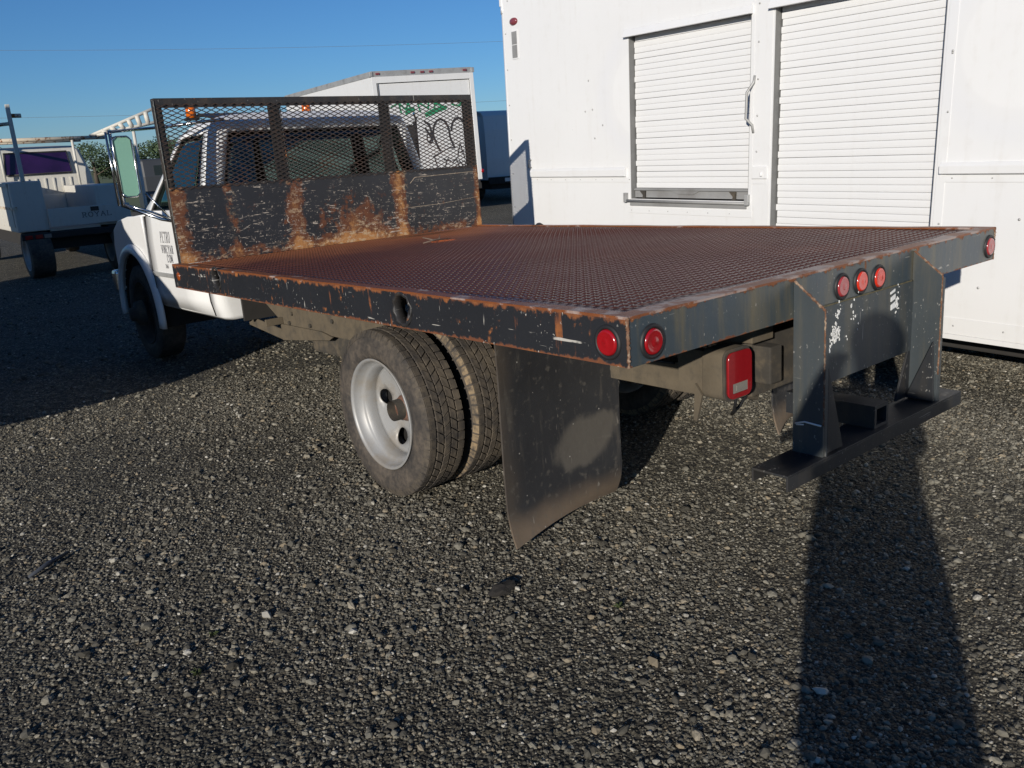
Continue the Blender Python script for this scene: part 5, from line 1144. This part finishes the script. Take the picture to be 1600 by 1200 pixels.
# small weeds in the gravel
rw = random.Random(4)
def weed(x, y, i, label):
    g = G()
    for k in range(16):
        a = rw.uniform(0, 6.28); l = rw.uniform(.010, .026); h = rw.uniform(.006, .02); w = .002
        d = Vector((math.cos(a), math.sin(a), 0)); n = Vector((-d.y, d.x, 0))*w
        p = Vector((x, y, .004)); g.add([tuple(p-n), tuple(p+n), tuple(p+d*l*.6+n*1.2+Vector((0, 0, h))), tuple(p+d*l+Vector((0, 0, h*.8))), tuple(p+d*l*.6-n*1.2+Vector((0, 0, h)))], [(0,1,2,3,4)])
    tag(g.out('weed', 'weed', recalc=False), label, 'weed', 'weeds in the gravel')
for i, (x, y, lb_) in enumerate(((-.93, 1.12, 'small green weed sprouting in the dark gravel foreground'), (-1.05, .93, 'tiny weed tuft lowest in the dark foreground gravel'), (.20, .25, 'small weed tuft between the dirt lump and the long shadow'))): weed(x, y, i, lb_)

# ------------------------------------------------------------------ trees, poles, wires in the distance
def tree_mesh(seed, hgt, wid):
    rr = np.random.default_rng(seed); n = 4200; vs = []; fs = []
    cl = [(rr.uniform(-.5, .5)*wid, rr.uniform(-.5, .5)*wid, hgt*(.35+.6*rr.random()), wid*rr.uniform(.16, .30)) for _ in range(11)]
    for i in range(n):
        cx, cy, cz, cr = cl[i % len(cl)]; d = rr.normal(size=3); d /= np.linalg.norm(d); rad = cr*(.55+.5*rr.random()); c = np.array([cx, cy, cz])+d*rad*np.array([1, 1, .8])
        u = rr.normal(size=3); u /= np.linalg.norm(u); w = np.cross(u, d); w /= (np.linalg.norm(w)+1e-6); s = rr.uniform(.05, .13)
        o = len(vs); vs += [tuple(c-u*s), tuple(c+w*s*.6), tuple(c+u*s), tuple(c-w*s*.6)]; fs.append((o, o+1, o+2, o+3))
    me = bpy.data.meshes.new('crown'); me.from_pydata(vs, [], fs); me.update(); me.materials.append(M['leaf'])
    g = G(); g.tube([(0, 0, 0), (.05, .02, hgt*.3), (0, .06, hgt*.62)], [.22, .17, .07], 8)
    for k in range(4): a = k*1.6+seed; g.tube([(.03, .02, hgt*(.28+.07*k)), (math.cos(a)*wid*.3, math.sin(a)*wid*.3, hgt*(.5+.08*k))], [.09, .03], 5)
    return me, g
TM = []
for i, (h_, w_) in enumerate(((3.7, 4.2), (3.2, 5.0), (4.0, 4.6))):
    me, tg_ = tree_mesh(20+i, h_, w_); TM.append((me, tg_))
tlabels = ['broad dark green tree on the skyline behind the side mirror', 'low bushy dark tree beyond the service truck rack', 'tall dark tree far beyond the yard']
protos = []
for i, (me, tg_) in enumerate(TM):
    root = thing('broadleaf_tree', tlabels[i], 'tree', (0, 0, 0), group='trees along the far field edge'); link('crown', me, None, root); tg_.out('trunk', 'bark', root); protos.append(root)
spots = [(70.5, 80, tlabels[0]), (73.4, 88, tlabels[1]), (76., 84, tlabels[2]), (78.6, 92, 'wide dark shrub-like tree showing between the rack pipes'), (81.5, 90, 'small dark tree rising at the edge of the field west of the service truck'), (66.5, 95, 'rounded dark tree hidden behind the headboard mesh'),
         (85.5, 95, 'outermost small tree beyond the tall trailer'), (61., 100, 'low dark tree hidden behind the graffiti truck')]
for i, (a, d, lb_) in enumerate(spots):
    o = protos[i] if i < 3 else dupe(protos[i % 3]); o['label'] = lb_
    o.location = (CAM.x+d*math.cos(R(a)), CAM.y+d*math.sin(R(a)), 0); o.rotation_euler = (0, 0, i*1.3); k = 1+.12*math.sin(i*2.1); o.scale = (k*1.15, k*1.15, k*.95)
# poles and wires
def wires(lbl, pts, r=.009):
    for p, q, lab in pts:
        p, q = Vector(p), Vector(q); P = [p.lerp(q, t)-Vector((0, 0, 4*t*(1-t)*.9)) for t in np.linspace(0, 1, 24)]
        tag(G().tube(P, r, 5).out('power_line', 'wire'), lab, 'power line', 'power lines over the yard')
def pdir(a, d, z): return (CAM.x+d*math.cos(R(a)), CAM.y+d*math.sin(R(a)), z)
PA, PB = pdir(97, 75, 0), pdir(33, 75, 0)
for nm, p, lb_ in (('utility_pole', PA, 'wooden power pole standing west of the yard beyond the parked box truck'), ('utility_pole', PB, 'wooden power pole hidden behind the food truck')):
    t = thing(nm, lb_, 'utility pole', p, group='power poles'); G().tube([(0, 0, 0), (0, 0, 10.6)], [.17, .11], 10).out('pole', 'wood', t); g = G(); g.box(-1.1, 1.1, -.06, .06, 9.9, 10.04); g.out('cross_arm', 'wood', t)
wires('', [((PA[0], PA[1], 10.1), (PB[0], PB[1], 9.3), 'upper faint power line across the blue sky'), ((PA[0], PA[1], 6.0), (PB[0], PB[1], 5.2), 'lower power line passing behind the ladder')])
